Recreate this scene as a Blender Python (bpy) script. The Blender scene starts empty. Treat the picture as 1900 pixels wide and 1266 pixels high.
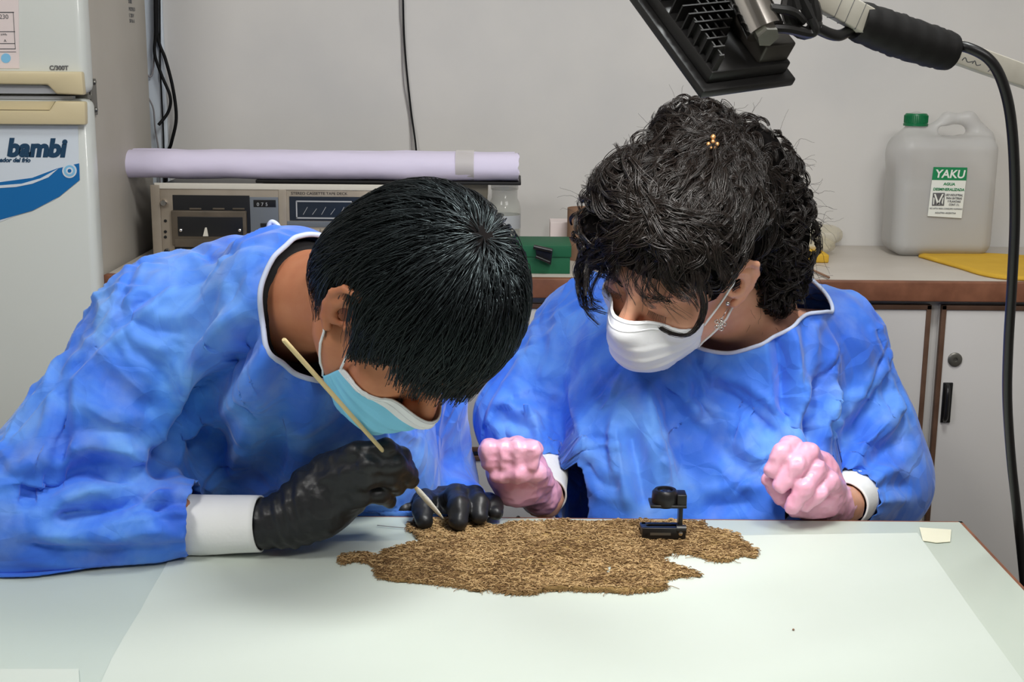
import bpy, bmesh, math, random
import numpy as np
from mathutils import Vector, Matrix
from mathutils import noise as mnoise
random.seed(7); rng = np.random.default_rng(7)
sc = bpy.context.scene
COL = sc.collection
PI = math.pi

# ---------------------------------------------------------------- camera, world, lights, exposure
F_PX = 2490.0; PITCH = math.radians(12.3); ROLL = 0.009; CAM_Z = 1.30
_f = Vector((0, math.cos(PITCH), -math.sin(PITCH)))
_r0 = Vector((1, 0, 0)); _u0 = _r0.cross(_f)
_r = (_r0*math.cos(ROLL) + _u0*math.sin(ROLL)).normalized()
_u = _r.cross(_f)
CAM = Vector((0, 0, CAM_Z))
cd = bpy.data.cameras.new('camera'); cam = bpy.data.objects.new('camera', cd); COL.objects.link(cam)
m = Matrix((_r, _u, -_f)).transposed().to_4x4(); m.translation = CAM
cam.matrix_world = m
cd.sensor_width = 36; cd.lens = F_PX/1900*36; cd.clip_start = 0.05
sc.camera = cam
def P(px, py, D):
    "point of the room seen at a place of the photograph, at distance D in front of the camera along Y"
    d = _f + _r*((px-950)/F_PX) - _u*((py-633)/F_PX)
    return CAM + d*(D/d.y)
def PZ(px, py, z):
    d = _f + _r*((px-950)/F_PX) - _u*((py-633)/F_PX)
    return CAM + d*((z-CAM_Z)/d.z)
w = bpy.data.worlds.new('world'); sc.world = w; w.use_nodes = True
bg = w.node_tree.nodes['Background']; bg.inputs[0].default_value = (0.80, 0.84, 0.92, 1); bg.inputs[1].default_value = 0.12
def area(name, loc, target, sx, sy, power, col):
    l = bpy.data.lights.new(name, 'AREA'); l.shape = 'RECTANGLE'; l.size = sx; l.size_y = sy; l.energy = power; l.color = col
    o = bpy.data.objects.new(name, l); COL.objects.link(o); o.location = loc
    o.rotation_euler = (Vector(target)-Vector(loc)).to_track_quat('-Z', 'Y').to_euler()
    return o
area('ceiling_light_left', (-1.1, 0.35, 2.45), (-0.3, 1.6, 0.7), 0.45, 0.45, 13, (1.0, 0.985, 0.95))
area('ceiling_light_room', (0.9, -0.3, 2.7), (0.4, 2.0, 0.9), 1.2, 0.5, 22, (1.0, 0.98, 0.95))
area('ceiling_light_table', (0.50, 1.20, 2.65), (0.35, 1.65, 0.8), 0.4, 0.4, 17, (0.97, 1.0, 0.99))
sc.view_settings.view_transform = 'Standard'; sc.view_settings.look = 'None'
sc.view_settings.gamma = 1; sc.view_settings.use_curve_mapping = False; sc.view_settings.exposure = 0.12

# ---------------------------------------------------------------- objects and materials
def tag(o, label=None, cat=None, group=None, kind=None):
    for k, v in (('label', label), ('category', cat), ('group', group), ('kind', kind)):
        if v: o[k] = v
    return o
def thing(name, label, cat, loc=(0, 0, 0), group=None):
    o = bpy.data.objects.new(name, None); COL.objects.link(o); o.location = loc; o.empty_display_size = .05
    return tag(o, label, cat, group)
def link(name, me, mat=None, parent=None, smooth=True):
    o = bpy.data.objects.new(name, me); COL.objects.link(o)
    if mat is not None:
        for mm in (mat if isinstance(mat, (list, tuple)) else [mat]): me.materials.append(mm)
    me.polygons.foreach_set('use_smooth', [smooth]*len(me.polygons))
    if parent is not None:
        o.parent = parent
        o.matrix_parent_inverse = Matrix.Translation(wloc(parent)).inverted()
    return o
def wloc(o):
    v = Vector(o.location)
    # only top-level empties are moved; their parts are written in world coordinates
    while o.parent is not None:
        o = o.parent
        v = Vector(o.location) if o.type == 'EMPTY' else v
    return v
def child(name, me, mat, parent, label=None, smooth=True, kind=None):
    "a part or sub-part whose mesh is in world coordinates"
    o = bpy.data.objects.new(name, me); COL.objects.link(o)
    for mm in (mat if isinstance(mat, (list, tuple)) else [mat]): me.materials.append(mm)
    me.polygons.foreach_set('use_smooth', [smooth]*len(me.polygons))
    o.parent = parent
    root = parent
    while root.parent is not None: root = root.parent
    o.matrix_parent_inverse = Matrix.Translation(-Vector(root.location)) if root is parent else Matrix.Identity(4)
    if label: o['label'] = label
    if kind: o['kind'] = kind
    return o
def S(r, g, b):
    f = lambda c: (c/255/12.92) if c/255 <= .04045 else ((c/255+.055)/1.055)**2.4
    return (f(r), f(g), f(b), 1)
class NT:
    def __init__(s, m): s.m = m; s.t = m.node_tree; s.n = s.t.nodes; s.b = s.n['Principled BSDF']
    def new(s, t, **kw):
        n = s.n.new(t)
        for k, v in kw.items():
            if k in n.inputs: n.inputs[k].default_value = v
            else: setattr(n, k, v)
        return n
    def l(s, a, b): s.t.links.new(a, b)
def mat(name, col, rough=.5, spec=.5, metal=0, alpha=1, trans=0, bump=None, noise=None, coat=0, sheen=0, emit=None, sss=0, coords='Object', coat_rough=.1, ior=1.45):
    "noise = (scale, second colour, detail, contrast lo, hi);  bump = (scale, strength, distance, detail)"
    m = bpy.data.materials.new(name); m.use_nodes = True; q = NT(m); b = q.b
    b.inputs['Base Color'].default_value = col; b.inputs['Roughness'].default_value = rough
    b.inputs['Specular IOR Level'].default_value = spec; b.inputs['Metallic'].default_value = metal
    b.inputs['Alpha'].default_value = alpha; b.inputs['Transmission Weight'].default_value = trans
    b.inputs['Coat Weight'].default_value = coat; b.inputs['Coat Roughness'].default_value = coat_rough
    b.inputs['Sheen Weight'].default_value = sheen; b.inputs['IOR'].default_value = ior
    if sss:
        b.inputs['Subsurface Weight'].default_value = sss; b.inputs['Subsurface Radius'].default_value = (.02, .008, .004); b.inputs['Subsurface Scale'].default_value = .3
    if emit: b.inputs['Emission Color'].default_value = emit[0]; b.inputs['Emission Strength'].default_value = emit[1]
    tc = q.new('ShaderNodeTexCoord')
    if noise:
        n = q.new('ShaderNodeTexNoise', Scale=noise[0], Detail=noise[2]); q.l(tc.outputs[coords], n.inputs['Vector'])
        r = q.new('ShaderNodeValToRGB'); r.color_ramp.elements[0].position = noise[3]; r.color_ramp.elements[1].position = noise[4]
        r.color_ramp.elements[0].color = col; r.color_ramp.elements[1].color = noise[1]
        q.l(n.outputs[0], r.inputs[0]); q.l(r.outputs[0], b.inputs['Base Color'])
    if bump:
        n = q.new('ShaderNodeTexNoise', Scale=bump[0], Detail=bump[3] if len(bump) > 3 else 3); q.l(tc.outputs[coords], n.inputs['Vector'])
        u = q.new('ShaderNodeBump', Strength=bump[1], Distance=bump[2]); q.l(n.outputs[0], u.inputs['Height']); q.l(u.outputs[0], b.inputs['Normal'])
    return m

# ---------------------------------------------------------------- mesh helpers
def np_mesh(name, V, Fq):
    me = bpy.data.meshes.new(name); V = np.asarray(V, dtype=np.float32)
    Fq = np.asarray(Fq, dtype=np.int32); k = Fq.shape[1]
    me.vertices.add(len(V)); me.vertices.foreach_set('co', V.ravel())
    me.loops.add(Fq.size); me.loops.foreach_set('vertex_index', Fq.ravel())
    me.polygons.add(len(Fq)); me.polygons.foreach_set('loop_start', np.arange(0, Fq.size, k, dtype=np.int32))
    me.update(calc_edges=True); me.validate(); return me
class MB:
    "collects shapes for ONE mesh"
    def __init__(s): s.V = []; s.F = []; s.M = []; s.mi = 0
    def add(s, V, F):
        o = len(s.V); s.V += [tuple(v) for v in V]; s.F += [[o+i for i in f] for f in F]; s.M += [s.mi]*len(F); return s
    def box(s, lo, hi, bev=0, T=None):
        lo = Vector(lo); hi = Vector(hi)
        bm = bmesh.new(); bmesh.ops.create_cube(bm, size=1)
        d = hi-lo; c = (hi+lo)/2
        for v in bm.verts: v.co = Vector((v.co.x*d.x+c.x, v.co.y*d.y+c.y, v.co.z*d.z+c.z))
        if bev: bmesh.ops.bevel(bm, geom=bm.edges[:], offset=bev, segments=3, profile=.5, affect='EDGES', clamp_overlap=True)
        return s.bm(bm, T)
    def bm(s, bm, T=None):
        bm.verts.index_update()
        V = [(T @ v.co) if T is not None else v.co.copy() for v in bm.verts]
        F = [[v.index for v in f.verts] for f in bm.faces]; bm.free()
        return s.add(V, F)
    def tube(s, pts, r, n=10, cap=True, closed=False):
        pts = [Vector(p) for p in pts]; N = len(pts)
        rs = r if isinstance(r, (list, tuple, np.ndarray)) else [r]*N
        V = []; F = []; up = None
        for i, p in enumerate(pts):
            a = pts[(i-1) % N] if (closed or i > 0) else p; b = pts[(i+1) % N] if (closed or i < N-1) else p
            t = (b-a); t = t.normalized() if t.length > 1e-9 else Vector((0, 0, 1))
            if up is None: up = t.orthogonal().normalized()
            up = (up - t*up.dot(t)); up = up.normalized() if up.length > 1e-6 else t.orthogonal().normalized()
            w_ = t.cross(up)
            for k in range(n):
                a_ = 2*PI*k/n; V.append(p + (up*math.cos(a_) + w_*math.sin(a_))*rs[i])
        for i in range(N if closed else N-1):
            j = (i+1) % N
            for k in range(n): F.append([i*n+k, i*n+(k+1) % n, j*n+(k+1) % n, j*n+k])
        if cap and not closed: F.append(list(range(n))[::-1]); F.append([(N-1)*n+k for k in range(n)])
        return s.add(V, F)
    def lathe(s, prof, T=None, n=32, cap=True):
        V = []; F = []
        for r_, z_ in prof:
            for k in range(n):
                v = Vector((r_*math.cos(2*PI*k/n), r_*math.sin(2*PI*k/n), z_)); V.append(T @ v if T is not None else v)
        for i in range(len(prof)-1):
            for k in range(n): F.append([i*n+k, i*n+(k+1) % n, (i+1)*n+(k+1) % n, (i+1)*n+k])
        if cap: F.append(list(range(n))[::-1]); F.append([(len(prof)-1)*n+k for k in range(n)])
        return s.add(V, F)
    def prism(s, poly, a, b, T=None, bev=0):
        "poly in local xy, extruded from z=a to z=b"
        bm = bmesh.new(); vs = [bm.verts.new((x, y, a)) for x, y in poly]; f = bm.faces.new(vs)
        r = bmesh.ops.extrude_face_region(bm, geom=[f])
        for e in r['geom']:
            if isinstance(e, bmesh.types.BMVert): e.co.z = b
        bmesh.ops.recalc_face_normals(bm, faces=bm.faces[:])
        if bev: bmesh.ops.bevel(bm, geom=bm.edges[:], offset=bev, segments=2, profile=.5, affect='EDGES', clamp_overlap=True)
        return s.bm(bm, T)
    def mesh(s, name='mesh'):
        me = bpy.data.meshes.new(name); me.from_pydata(s.V, [], s.F)
        if any(s.M): me.polygons.foreach_set('material_index', s.M)
        bm = bmesh.new(); bm.from_mesh(me); bmesh.ops.recalc_face_normals(bm, faces=bm.faces[:]); bm.to_mesh(me); bm.free()
        me.update(); return me
def T3(o, x, y):
    "matrix with local x along x, local y along y, origin o"
    x = Vector(x).normalized(); y = Vector(y); y = (y-x*y.dot(x)).normalized(); z = x.cross(y)
    M_ = Matrix((x, y, z)).transposed().to_4x4(); M_.translation = Vector(o); return M_
def autosmooth(o, a=40):
    me = o.data
    me.polygons.foreach_set('use_smooth', [True]*len(me.polygons)); me.set_sharp_from_angle(angle=math.radians(a)); return o
def part(name, mb, m_, parent, label=None, smooth=False, kind=None):
    o = child(name, mb.mesh(name), m_, parent, label, smooth, kind); return autosmooth(o)
def struct(name, mb, m_):
    o = link(name, mb.mesh(name), m_, None, False); o['kind'] = 'structure'; return autosmooth(o)
def text_mesh(txt, size, T, depth=.0006, shear=0, bold=0, align='LEFT', sx=1):
    c = bpy.data.curves.new('t', 'FONT'); c.body = txt; c.size = size; c.extrude = depth; c.shear = shear; c.offset = bold; c.align_x = align; c.resolution_u = 4
    o = bpy.data.objects.new('t', c); COL.objects.link(o); bpy.context.view_layer.update()
    me = bpy.data.meshes.new_from_object(o.evaluated_get(bpy.context.evaluated_depsgraph_get()))
    me.transform(T @ Matrix.Diagonal((sx, 1, 1, 1))); me.materials.clear()
    bpy.data.objects.remove(o); bpy.data.curves.remove(c); return me
def smooth_path(pts, n=8):
    pts = [Vector(p) for p in pts]; out = []
    for i in range(len(pts)-1):
        p0 = pts[max(i-1, 0)]; p1 = pts[i]; p2 = pts[i+1]; p3 = pts[min(i+2, len(pts)-1)]
        for k in range(n):
            t = k/n
            out.append(.5*((2*p1) + (p2-p0)*t + (2*p0-5*p1+4*p2-p3)*t*t + (3*p1-p0-3*p2+p3)*t**3))
    return out + [pts[-1]]

# ---------------------------------------------------------------- implicit surfaces on a grid (surface nets)
def smin(a, b, k):
    h = np.maximum(k-np.abs(a-b), 0)/k; return np.minimum(a, b) - h*h*k*.25
def d_cap(Pt, a, b, ra, rb):
    a = np.asarray(a, float); b = np.asarray(b, float); ba = b-a; pa = Pt-a
    h = np.clip((pa@ba)/max(ba@ba, 1e-9), 0, 1); return np.linalg.norm(pa-h[..., None]*ba, axis=-1) - (ra+(rb-ra)*h)
def d_ell(Pt, c, r, R=None):
    q = Pt-np.asarray(c, float)
    if R is not None: q = q@np.asarray(R, float)
    r = np.asarray(r, float); k0 = np.linalg.norm(q/r, axis=-1); k1 = np.linalg.norm(q/(r*r), axis=-1)
    return k0*(k0-1)/np.maximum(k1, 1e-6)
def d_box(Pt, c, h, rad, R=None):
    q = Pt-np.asarray(c, float)
    if R is not None: q = q@np.asarray(R, float)
    q = np.abs(q)-(np.asarray(h, float)-rad)
    return np.linalg.norm(np.maximum(q, 0), axis=-1)+np.minimum(q.max(-1), 0)-rad
class Shape:
    "ordered list of smooth unions and subtractions: (op, function, centre, bounding radius, k)"
    def __init__(s): s.ops = []
    def cap(s, a, b, ra, rb=None, k=.02, op='+'):
        rb = ra if rb is None else rb; a = np.array(a, float); b = np.array(b, float)
        s.ops.append((op, lambda Q: d_cap(Q, a, b, ra, rb), (a+b)/2, np.linalg.norm(a-b)/2+max(ra, rb), k)); return s
    def ell(s, c, r, k=.02, R=None, op='+'):
        c = np.array(c, float); s.ops.append((op, lambda Q: d_ell(Q, c, r, R), c, max(r), k)); return s
    def box(s, c, h, rad, k=.01, R=None, op='+'):
        c = np.array(c, float); s.ops.append((op, lambda Q: d_box(Q, c, h, rad, R), c, float(np.linalg.norm(h)), k)); return s
    def fn(s, f, c, rad, k=.02, op='+'): s.ops.append((op, f, np.array(c, float), rad, k)); return s
    def chain(s, pts, rs, k=.02):
        for i in range(len(pts)-1): s.cap(pts[i], pts[i+1], rs[i], rs[i+1], k)
        return s
    def moved(s, M_, t):
        "the shape turned by M_ (3x3, columns are the new axes) and moved to t"
        o = Shape(); M_ = np.array(M_, float); t = np.array(t, float)
        for op, f, c, r, k in s.ops: o.ops.append((op, (lambda f: lambda Q: f((Q-t)@M_))(f), M_@c+t, r, k))
        return o
    def plus(s, o): s.ops += o.ops; return s
    def val(s, Q):
        D = np.full(Q.shape[:-1], 1.0)
        for op, f, c, r, k in s.ops:
            d = f(Q); D = smin(D, d, k) if op == '+' else -smin(-D, d, k)
        return D
    def grad(s, Q, e=.002):
        g = np.stack([s.val(Q+np.eye(3)[i]*e)-s.val(Q-np.eye(3)[i]*e) for i in range(3)], -1)
        return g/np.maximum(np.linalg.norm(g, axis=-1, keepdims=True), 1e-9)
    def mesh(s, lo, hi, h, extra=None):
        "surface of the shape inside the box lo..hi; h = step or three coordinate arrays"
        if isinstance(h, (int, float)): ax = [np.arange(lo[i], hi[i]+h, h) for i in range(3)]
        else: ax = h
        D = np.full([len(a) for a in ax], 1.0)
        step = max(np.diff(a).max() for a in ax)
        for op, f, c, r, k in s.ops:
            m_ = r+k+2.5*step; sl = []
            for i in range(3):
                i0 = np.searchsorted(ax[i], c[i]-m_); i1 = np.searchsorted(ax[i], c[i]+m_)
                sl.append(slice(i0, max(i1, i0)))
            if any(q.stop <= q.start for q in sl): continue
            Q = np.stack(np.meshgrid(*[ax[i][sl[i]] for i in range(3)], indexing='ij'), -1)
            d = f(Q); sub = D[tuple(sl)]
            D[tuple(sl)] = smin(sub, d, k) if op == '+' else -smin(-sub, d, k)
        if extra is not None: D = extra(D, ax)
        return nets(D, ax)
def nets(D, ax):
    n = D.shape; X = np.stack(np.meshgrid(*ax, indexing='ij'), -1)
    sgn = D < 0
    cs = np.zeros([k-1 for k in n], int); acc = np.zeros([k-1 for k in n]+[3]); cnt = np.zeros([k-1 for k in n])
    def sub(A, o): return A[o[0]:n[0]-1+o[0], o[1]:n[1]-1+o[1], o[2]:n[2]-1+o[2]]
    corners = [(i, j, k) for i in (0, 1) for j in (0, 1) for k in (0, 1)]
    tot = sum(sub(sgn, c).astype(int) for c in corners); act = (tot > 0) & (tot < 8)
    idx = np.argwhere(act); a_ = idx.T
    acc = np.zeros((len(idx), 3)); cnt = np.zeros(len(idx))
    for c in corners:
        for d in range(3):
            if c[d]: continue
            e = list(c); e[d] = 1
            p = tuple(a_[i]+c[i] for i in range(3)); q = tuple(a_[i]+e[i] for i in range(3))
            d0 = D[p]; d1 = D[q]; cr = (d0 < 0) != (d1 < 0); t = np.where(cr, d0/np.where(cr, d0-d1, 1), 0)
            pt = X[p]*(1-t[:, None])+X[q]*t[:, None]; acc += pt*cr[:, None]; cnt += cr
    V = acc/cnt[:, None]
    vid = -np.ones(act.shape, int); vid[tuple(a_)] = np.arange(len(idx))
    Fs = []
    for d in range(3):
        o1, o2 = (d+1) % 3, (d+2) % 3
        sl0 = [slice(1, -1)]*3; sl0[d] = slice(0, n[d]-1); sl1 = list(sl0); sl1[d] = slice(1, n[d])
        A = sgn[tuple(sl0)]; B = sgn[tuple(sl1)]
        for pos, cond in ((True, A & ~B), (False, ~A & B)):
            ii = np.argwhere(cond)
            if not len(ii): continue
            base = ii.copy(); base[:, o1] += 1; base[:, o2] += 1
            def g(u, v):
                b = base.copy(); b[:, o1] -= u; b[:, o2] -= v; return vid[tuple(b.T)]
            q = np.stack([g(1, 1), g(0, 1), g(0, 0), g(1, 0)], 1)
            Fs.append(q if pos else q[:, ::-1])
    return V, np.concatenate(Fs)
def vnormals(V, Fq):
    n = np.cross(V[Fq[:, 2]]-V[Fq[:, 0]], V[Fq[:, 3]]-V[Fq[:, 1]]); N = np.zeros_like(V)
    for k in range(4):
        for d in range(3): N[:, d] += np.bincount(Fq[:, k], n[:, d], len(V))
    return N/np.maximum(np.linalg.norm(N, axis=1, keepdims=True), 1e-12)
def vnoise(V, scale, seed=0):
    "cheap smooth 3-D value noise, -1..1"
    Q = V*scale+seed*17.3; i = np.floor(Q).astype(np.int64); f = Q-i; f = f*f*(3-2*f); r = 0
    def h(a):
        x = (a[:, 0]*374761393+a[:, 1]*668265263+a[:, 2]*2147483647+seed*974711) & 0xffffffff
        x = ((x ^ (x >> 13))*1274126177) & 0xffffffff; return ((x ^ (x >> 16)) & 0xffff)/32767.5-1
    for a in (0, 1):
        for b in (0, 1):
            for c in (0, 1):
                w_ = (f[:, 0] if a else 1-f[:, 0])*(f[:, 1] if b else 1-f[:, 1])*(f[:, 2] if c else 1-f[:, 2])
                r = r+w_*h(i+np.array([a, b, c]))
    return r

# ---------------------------------------------------------------- materials of the room
M = {}
M['wall'] = mat('wall_paint', S(206, 203, 199), .8, .2, noise=(2.2, S(188, 187, 186), 6, .45, .8), bump=(60, .08, .002))
M['floor'] = mat('floor_tile', S(120, 112, 105), .5)
M['white_lam'] = mat('white_laminate', S(208, 205, 202), .45, .4, noise=(1.5, S(198, 194, 190), 3, .3, .8))
M['brown'] = mat('brown_wood_edge', S(140, 92, 68), .5, .4, noise=(30, S(112, 70, 50), 5, .3, .7), bump=(80, .2, .001))
M['dark_brown'] = mat('dark_brown_edge', S(100, 74, 58), .5, .4, noise=(30, S(82, 58, 44), 4, .3, .7))
M['counter'] = mat('counter_laminate', S(196, 188, 178), .38, .5, noise=(5, S(182, 173, 162), 5, .35, .75))
M['table'] = mat('table_laminate', S(200, 210, 198), .32, .45, noise=(3, S(192, 203, 191), 5, .35, .8))
M['paper'] = mat('white_paper', S(203, 211, 203), .6, .3, noise=(4, S(198, 207, 197), 4, .3, .8), bump=(6, .15, .004))
M['paper_blue'] = mat('bluish_white_paper', S(218, 210, 232), .6, .3, bump=(12, .4, .006))
M['fridge'] = mat('fridge_enamel', S(210, 213, 207), .3, .5, coat=.3)
M['fridge_side'] = mat('fridge_side_enamel', S(178, 172, 162), .45, .4, noise=(3, S(160, 152, 142), 4, .35, .8))
M['beige'] = mat('beige_plastic', S(204, 189, 152), .4, .5)
M['grey_plastic'] = mat('grey_plastic', S(170, 172, 176), .4)
M['steel'] = mat('worn_steel', S(120, 118, 112), .35, .5, metal=.8)
M['chrome'] = mat('chrome', S(215, 210, 205), .12, .5, metal=1)
M['black'] = mat('black_plastic', S(22, 21, 22), .35, .5)
M['black_matte'] = mat('black_rubber', S(20, 19, 19), .6, .4, bump=(90, .2, .001))
M['black_metal'] = mat('black_painted_metal', S(24, 23, 23), .38, .6)
M['navy'] = mat('navy_print', S(22, 62, 92), .5)
M['blue_print'] = mat('blue_print', S(14, 104, 168), .4)
M['lightblue_print'] = mat('light_blue_print', S(130, 190, 225), .4)
M['decal'] = mat('white_decal', S(212, 220, 228), .4)
M['ink'] = mat('grey_ink', S(90, 90, 92), .6)
M['pinkpaper'] = mat('pinkish_paper', S(222, 208, 205), .6)
M['deck'] = mat('brushed_aluminium', S(172, 162, 148), .4, .5, metal=.45, noise=(9, S(140, 128, 112), 6, .35, .8))
M['deck_dark'] = mat('deck_black', S(26, 26, 28), .3)
M['deck_brown'] = mat('deck_smoked_plastic', S(92, 82, 70), .35, .5, noise=(20, S(70, 62, 52), 4, .3, .7))
M['deck_blue'] = mat('deck_blue_grey', S(112, 118, 126), .4, .5, metal=.3)
M['deck_navy'] = mat('deck_meter_glass', S(34, 42, 54), .25)
M['cream'] = mat('cream_plastic', S(205, 200, 188), .5)
M['green_cap'] = mat('green_plastic', S(10, 105, 62), .35, .5)
M['label_white'] = mat('label_white', S(225, 228, 222), .5)
M['label_green'] = mat('label_green', S(20, 128, 78), .5)
M['hdpe'] = mat('translucent_plastic', S(205, 203, 200), .35, .4, alpha=.55, bump=(8, .1, .003))
M['water'] = mat('water_in_jug', S(196, 200, 200), .15, .5, alpha=.5)
M['yellow'] = mat('yellow_cloth', S(214, 172, 62), .85, .2, bump=(260, .5, .001), noise=(14, S(200, 158, 55), 3, .3, .8))
M['card'] = mat('brown_cardboard', S(150, 118, 96), .8, .2, noise=(8, S(134, 103, 82), 5, .3, .8))
M['green_box'] = mat('green_card', S(30, 92, 62), .6, .3)
M['glassy'] = mat('cloudy_glass', S(190, 192, 182), .15, .5, alpha=.35, coat=.5)
M['beige_card'] = mat('beige_card', S(168, 160, 142), .7)
M['bag'] = mat('clear_bag', S(215, 205, 175), .3, .5, alpha=.4, bump=(40, .8, .004))
M['wire'] = mat('black_wire', S(13, 13, 15), .6, .2)
M['grey_wire'] = mat('grey_wire', S(130, 126, 128), .5)

# ---------------------------------------------------------------- room
YW = 2.735; ZC = .911; DC = 2.30
XL, XR, YB, ZT = -1.75, 2.1, -1.6, 2.8
struct('floor', MB().box((XL, YB, -.05), (XR, YW, 0)), M['floor'])
struct('ceiling', MB().box((XL, YB, ZT), (XR, YW, ZT+.05)), M['wall'])
struct('wall_back', MB().box((XL, YW, 0), (XR, YW+.1, ZT)), M['wall'])
struct('wall_left', MB().box((XL-.1, YB, 0), (XL, YW, ZT)), M['wall'])
struct('wall_right', MB().box((XR, YB, 0), (XR+.1, YW, ZT)), M['wall'])
struct('wall_front', MB().box((XL, YB-.1, 0), (XR, YB, ZT)), M['wall'])
xa = P(287, 200, YW).x; xb = P(311, 200, YW).x
struct('trim_1', MB().box((xa-.03, YW-.014, ZC+.01), (xb, YW, ZT-.02), .002), M['decal'])

# hanging wires at the back wall
def wire(pts, r, m_, label, name='cable', n=8, group=None):
    o = link(name, MB().tube(smooth_path([P(*p) for p in pts]), r, n).mesh(name), m_); tag(o, label, 'cable', group); return o
wire([(287, -260, 2.70), (288, 0, 2.70), (289, 60, 2.70), (287, 100, 2.70), (300, 140, 2.70), (316, 180, 2.69), (312, 208, 2.69), (294, 232, 2.68)], .0032, M['wire'], 'black wire whose loose end curls back left beside the refrigerator')
wire([(289, -260, 2.71), (291, 0, 2.71), (293, 70, 2.71), (307, 110, 2.71), (321, 165, 2.71), (327, 220, 2.71), (318, 265, 2.71), (310, 300, 2.72), (306, 440, 2.72)], .0034, M['wire'], 'black wire hanging down to the paper roll, rightmost of the bunch by the refrigerator')
wire([(296, -260, 2.715), (297, 90, 2.715), (300, 180, 2.715), (304, 275, 2.715), (305, 440, 2.72)], .0016, M['wire'], 'thin dark straight wire in the middle of the bunch by the refrigerator')
wire([(285, -260, 2.71), (286, 105, 2.71), (270, 140, 2.70), (270, 170, 2.70), (284, 200, 2.70), (288, 240, 2.705), (296, 300, 2.71), (298, 440, 2.71)], .0018, M['grey_wire'], 'thin grey wire looping out in front of the refrigerator side')
wire([(746, -260, 2.728), (748, 0, 2.728), (752, 100, 2.728), (762, 200, 2.728), (773, 290, 2.72), (776, 420, 2.72)], .0019, M['wire'], 'thin dark wire running down the middle of the back wall to the paper roll')
wire([(741, -260, 2.73), (742, 0, 2.73), (745, 60, 2.73), (749, 150, 2.73), (760, 220, 2.73), (765, 290, 2.725), (768, 420, 2.72)], .0011, M['grey_wire'], 'fine pale wire beside the thin dark wire on the back wall')

# ---------------------------------------------------------------- refrigerator
DF = 2.25
fx = P(163, 200, DF).x; fl = fx-.62; zs = P(100, 179, DF).z
fr = thing('refrigerator', 'white two door refrigerator with beige handles at the left of the counter', 'refrigerator', (fx-.31, DF+.25, 0))
part('body', MB().box((fl, DF+.055, .04), (P(170, 200, DF+.055).x, YW-.055, 1.62), .008).box((fl+.04, DF+.08, 0), (fx-.04, YW-.1, .05)), M['fridge_side'], fr)
du = part('door', MB().box((fl, DF, zs+.004), (fx, DF+.048, 1.62), .014), M['fridge'], fr, 'upper freezer door')
dl = part('door', MB().box((fl, DF, .07), (fx, DF+.048, zs-.004), .014), M['fridge'], fr, 'lower door with blue print')
part('gasket', MB().box((fl+.01, DF+.047, .08), (fx-.008, DF+.056, 1.61)), M['cream'], fr)
Tf = lambda d: Matrix(((1, 0, 0, 0), (0, 0, -1, d), (0, 1, 0, 0), (0, 0, 0, 1)))     # local xy -> room xz, z towards the camera
def fpoly(pts, d): return [(P(x, y, d).x, P(x, y, d).z) for x, y in pts]
def plate(pts, d, t, m_, name, par, label=None, bev=0):
    return part(name, MB().prism(fpoly(pts, d), 0, t, Tf(d), bev), m_, par, label)
plate([(-330, 128), (157, 133), (161, 176), (110, 174), (94, 157), (-330, 151)], DF, .016, M['beige'], 'handle', du, bev=.003)
plate([(-330, 158), (100, 159), (112, 174), (-330, 171)], DF, .004, M['grey_plastic'], 'recess', du)
plate([(-330, 202), (97, 205), (108, 187), (163, 188), (164, 231), (-330, 228)], DF, .016, M['beige'], 'handle', dl, bev=.003)
plate([(-330, 184), (104, 188), (94, 204), (-330, 200)], DF, .005, M['beige'], 'recess', dl)
plate([(-330, 175), (140, 178), (140, 184), (-330, 181)], DF+.02, .015, M['grey_plastic'], 'seam_strip', fr)
plate([(-330, 232), (145, 234), (147, 330), (100, 372), (0, 412), (-330, 440)], DF, .0008, M['decal'], 'decal', dl)
sw = [(-330, 300), (-100, 335), (0, 338), (60, 330), (105, 313), (147, 303), (148, 334), (110, 365), (60, 391), (0, 408), (-330, 430)]
plate(sw, DF-.0009, .0006, M['blue_print'], 'print', dl, 'blue swoosh')
plate([(-200, 345), (0, 344), (40, 341), (75, 331), (108, 313), (90, 329), (60, 341), (30, 347), (0, 349), (-200, 352)], DF-.0016, .0005, M['decal'], 'print', dl, 'white streak')
for rr, mm, dd in ((13.5, 'decal', .0022), (10.5, 'lightblue_print', .0027), (6.5, 'decal', .0032), (3.5, 'blue_print', .0037)):
    plate([(129+rr*math.cos(a*PI/12), 317+rr*math.sin(a*PI/12)) for a in range(24)], DF-dd, .0004, M[mm], 'print', dl, 'round eye of the swoosh')
def fr_text(txt, px, py, hpx, D, m_, par, bold=0, shear=0, sx=1, name='lettering', align='LEFT'):
    p = P(px, py, D); s_ = hpx*D/F_PX/.72
    T = Matrix.Translation(p) @ Matrix(((1, 0, 0, 0), (0, 0, -1, 0), (0, 1, 0, 0), (0, 0, 0, 1)))
    return child(name, text_mesh(txt, s_, T, .0003, shear, bold, align, sx), m_, par, smooth=False)
fr_text('bambi', 121, 290, 32, DF-.0012, M['navy'], dl, bold=.0022, shear=.22, sx=1.0, align='RIGHT')
fr_text('creador del frío', 56, 301, 8, DF-.0012, M['navy'], dl, bold=.0004, shear=.3, align='RIGHT')
fr_text('C/300T', 127, 130, 8, DF-.0008, M['ink'], du, bold=.0003, align='RIGHT')
lab = plate([(-80, -140), (33, -140), (36, 127), (-80, 127)], DF, .0008, M['pinkpaper'], 'energy_label', du, 'pinkish paper energy label')
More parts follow.
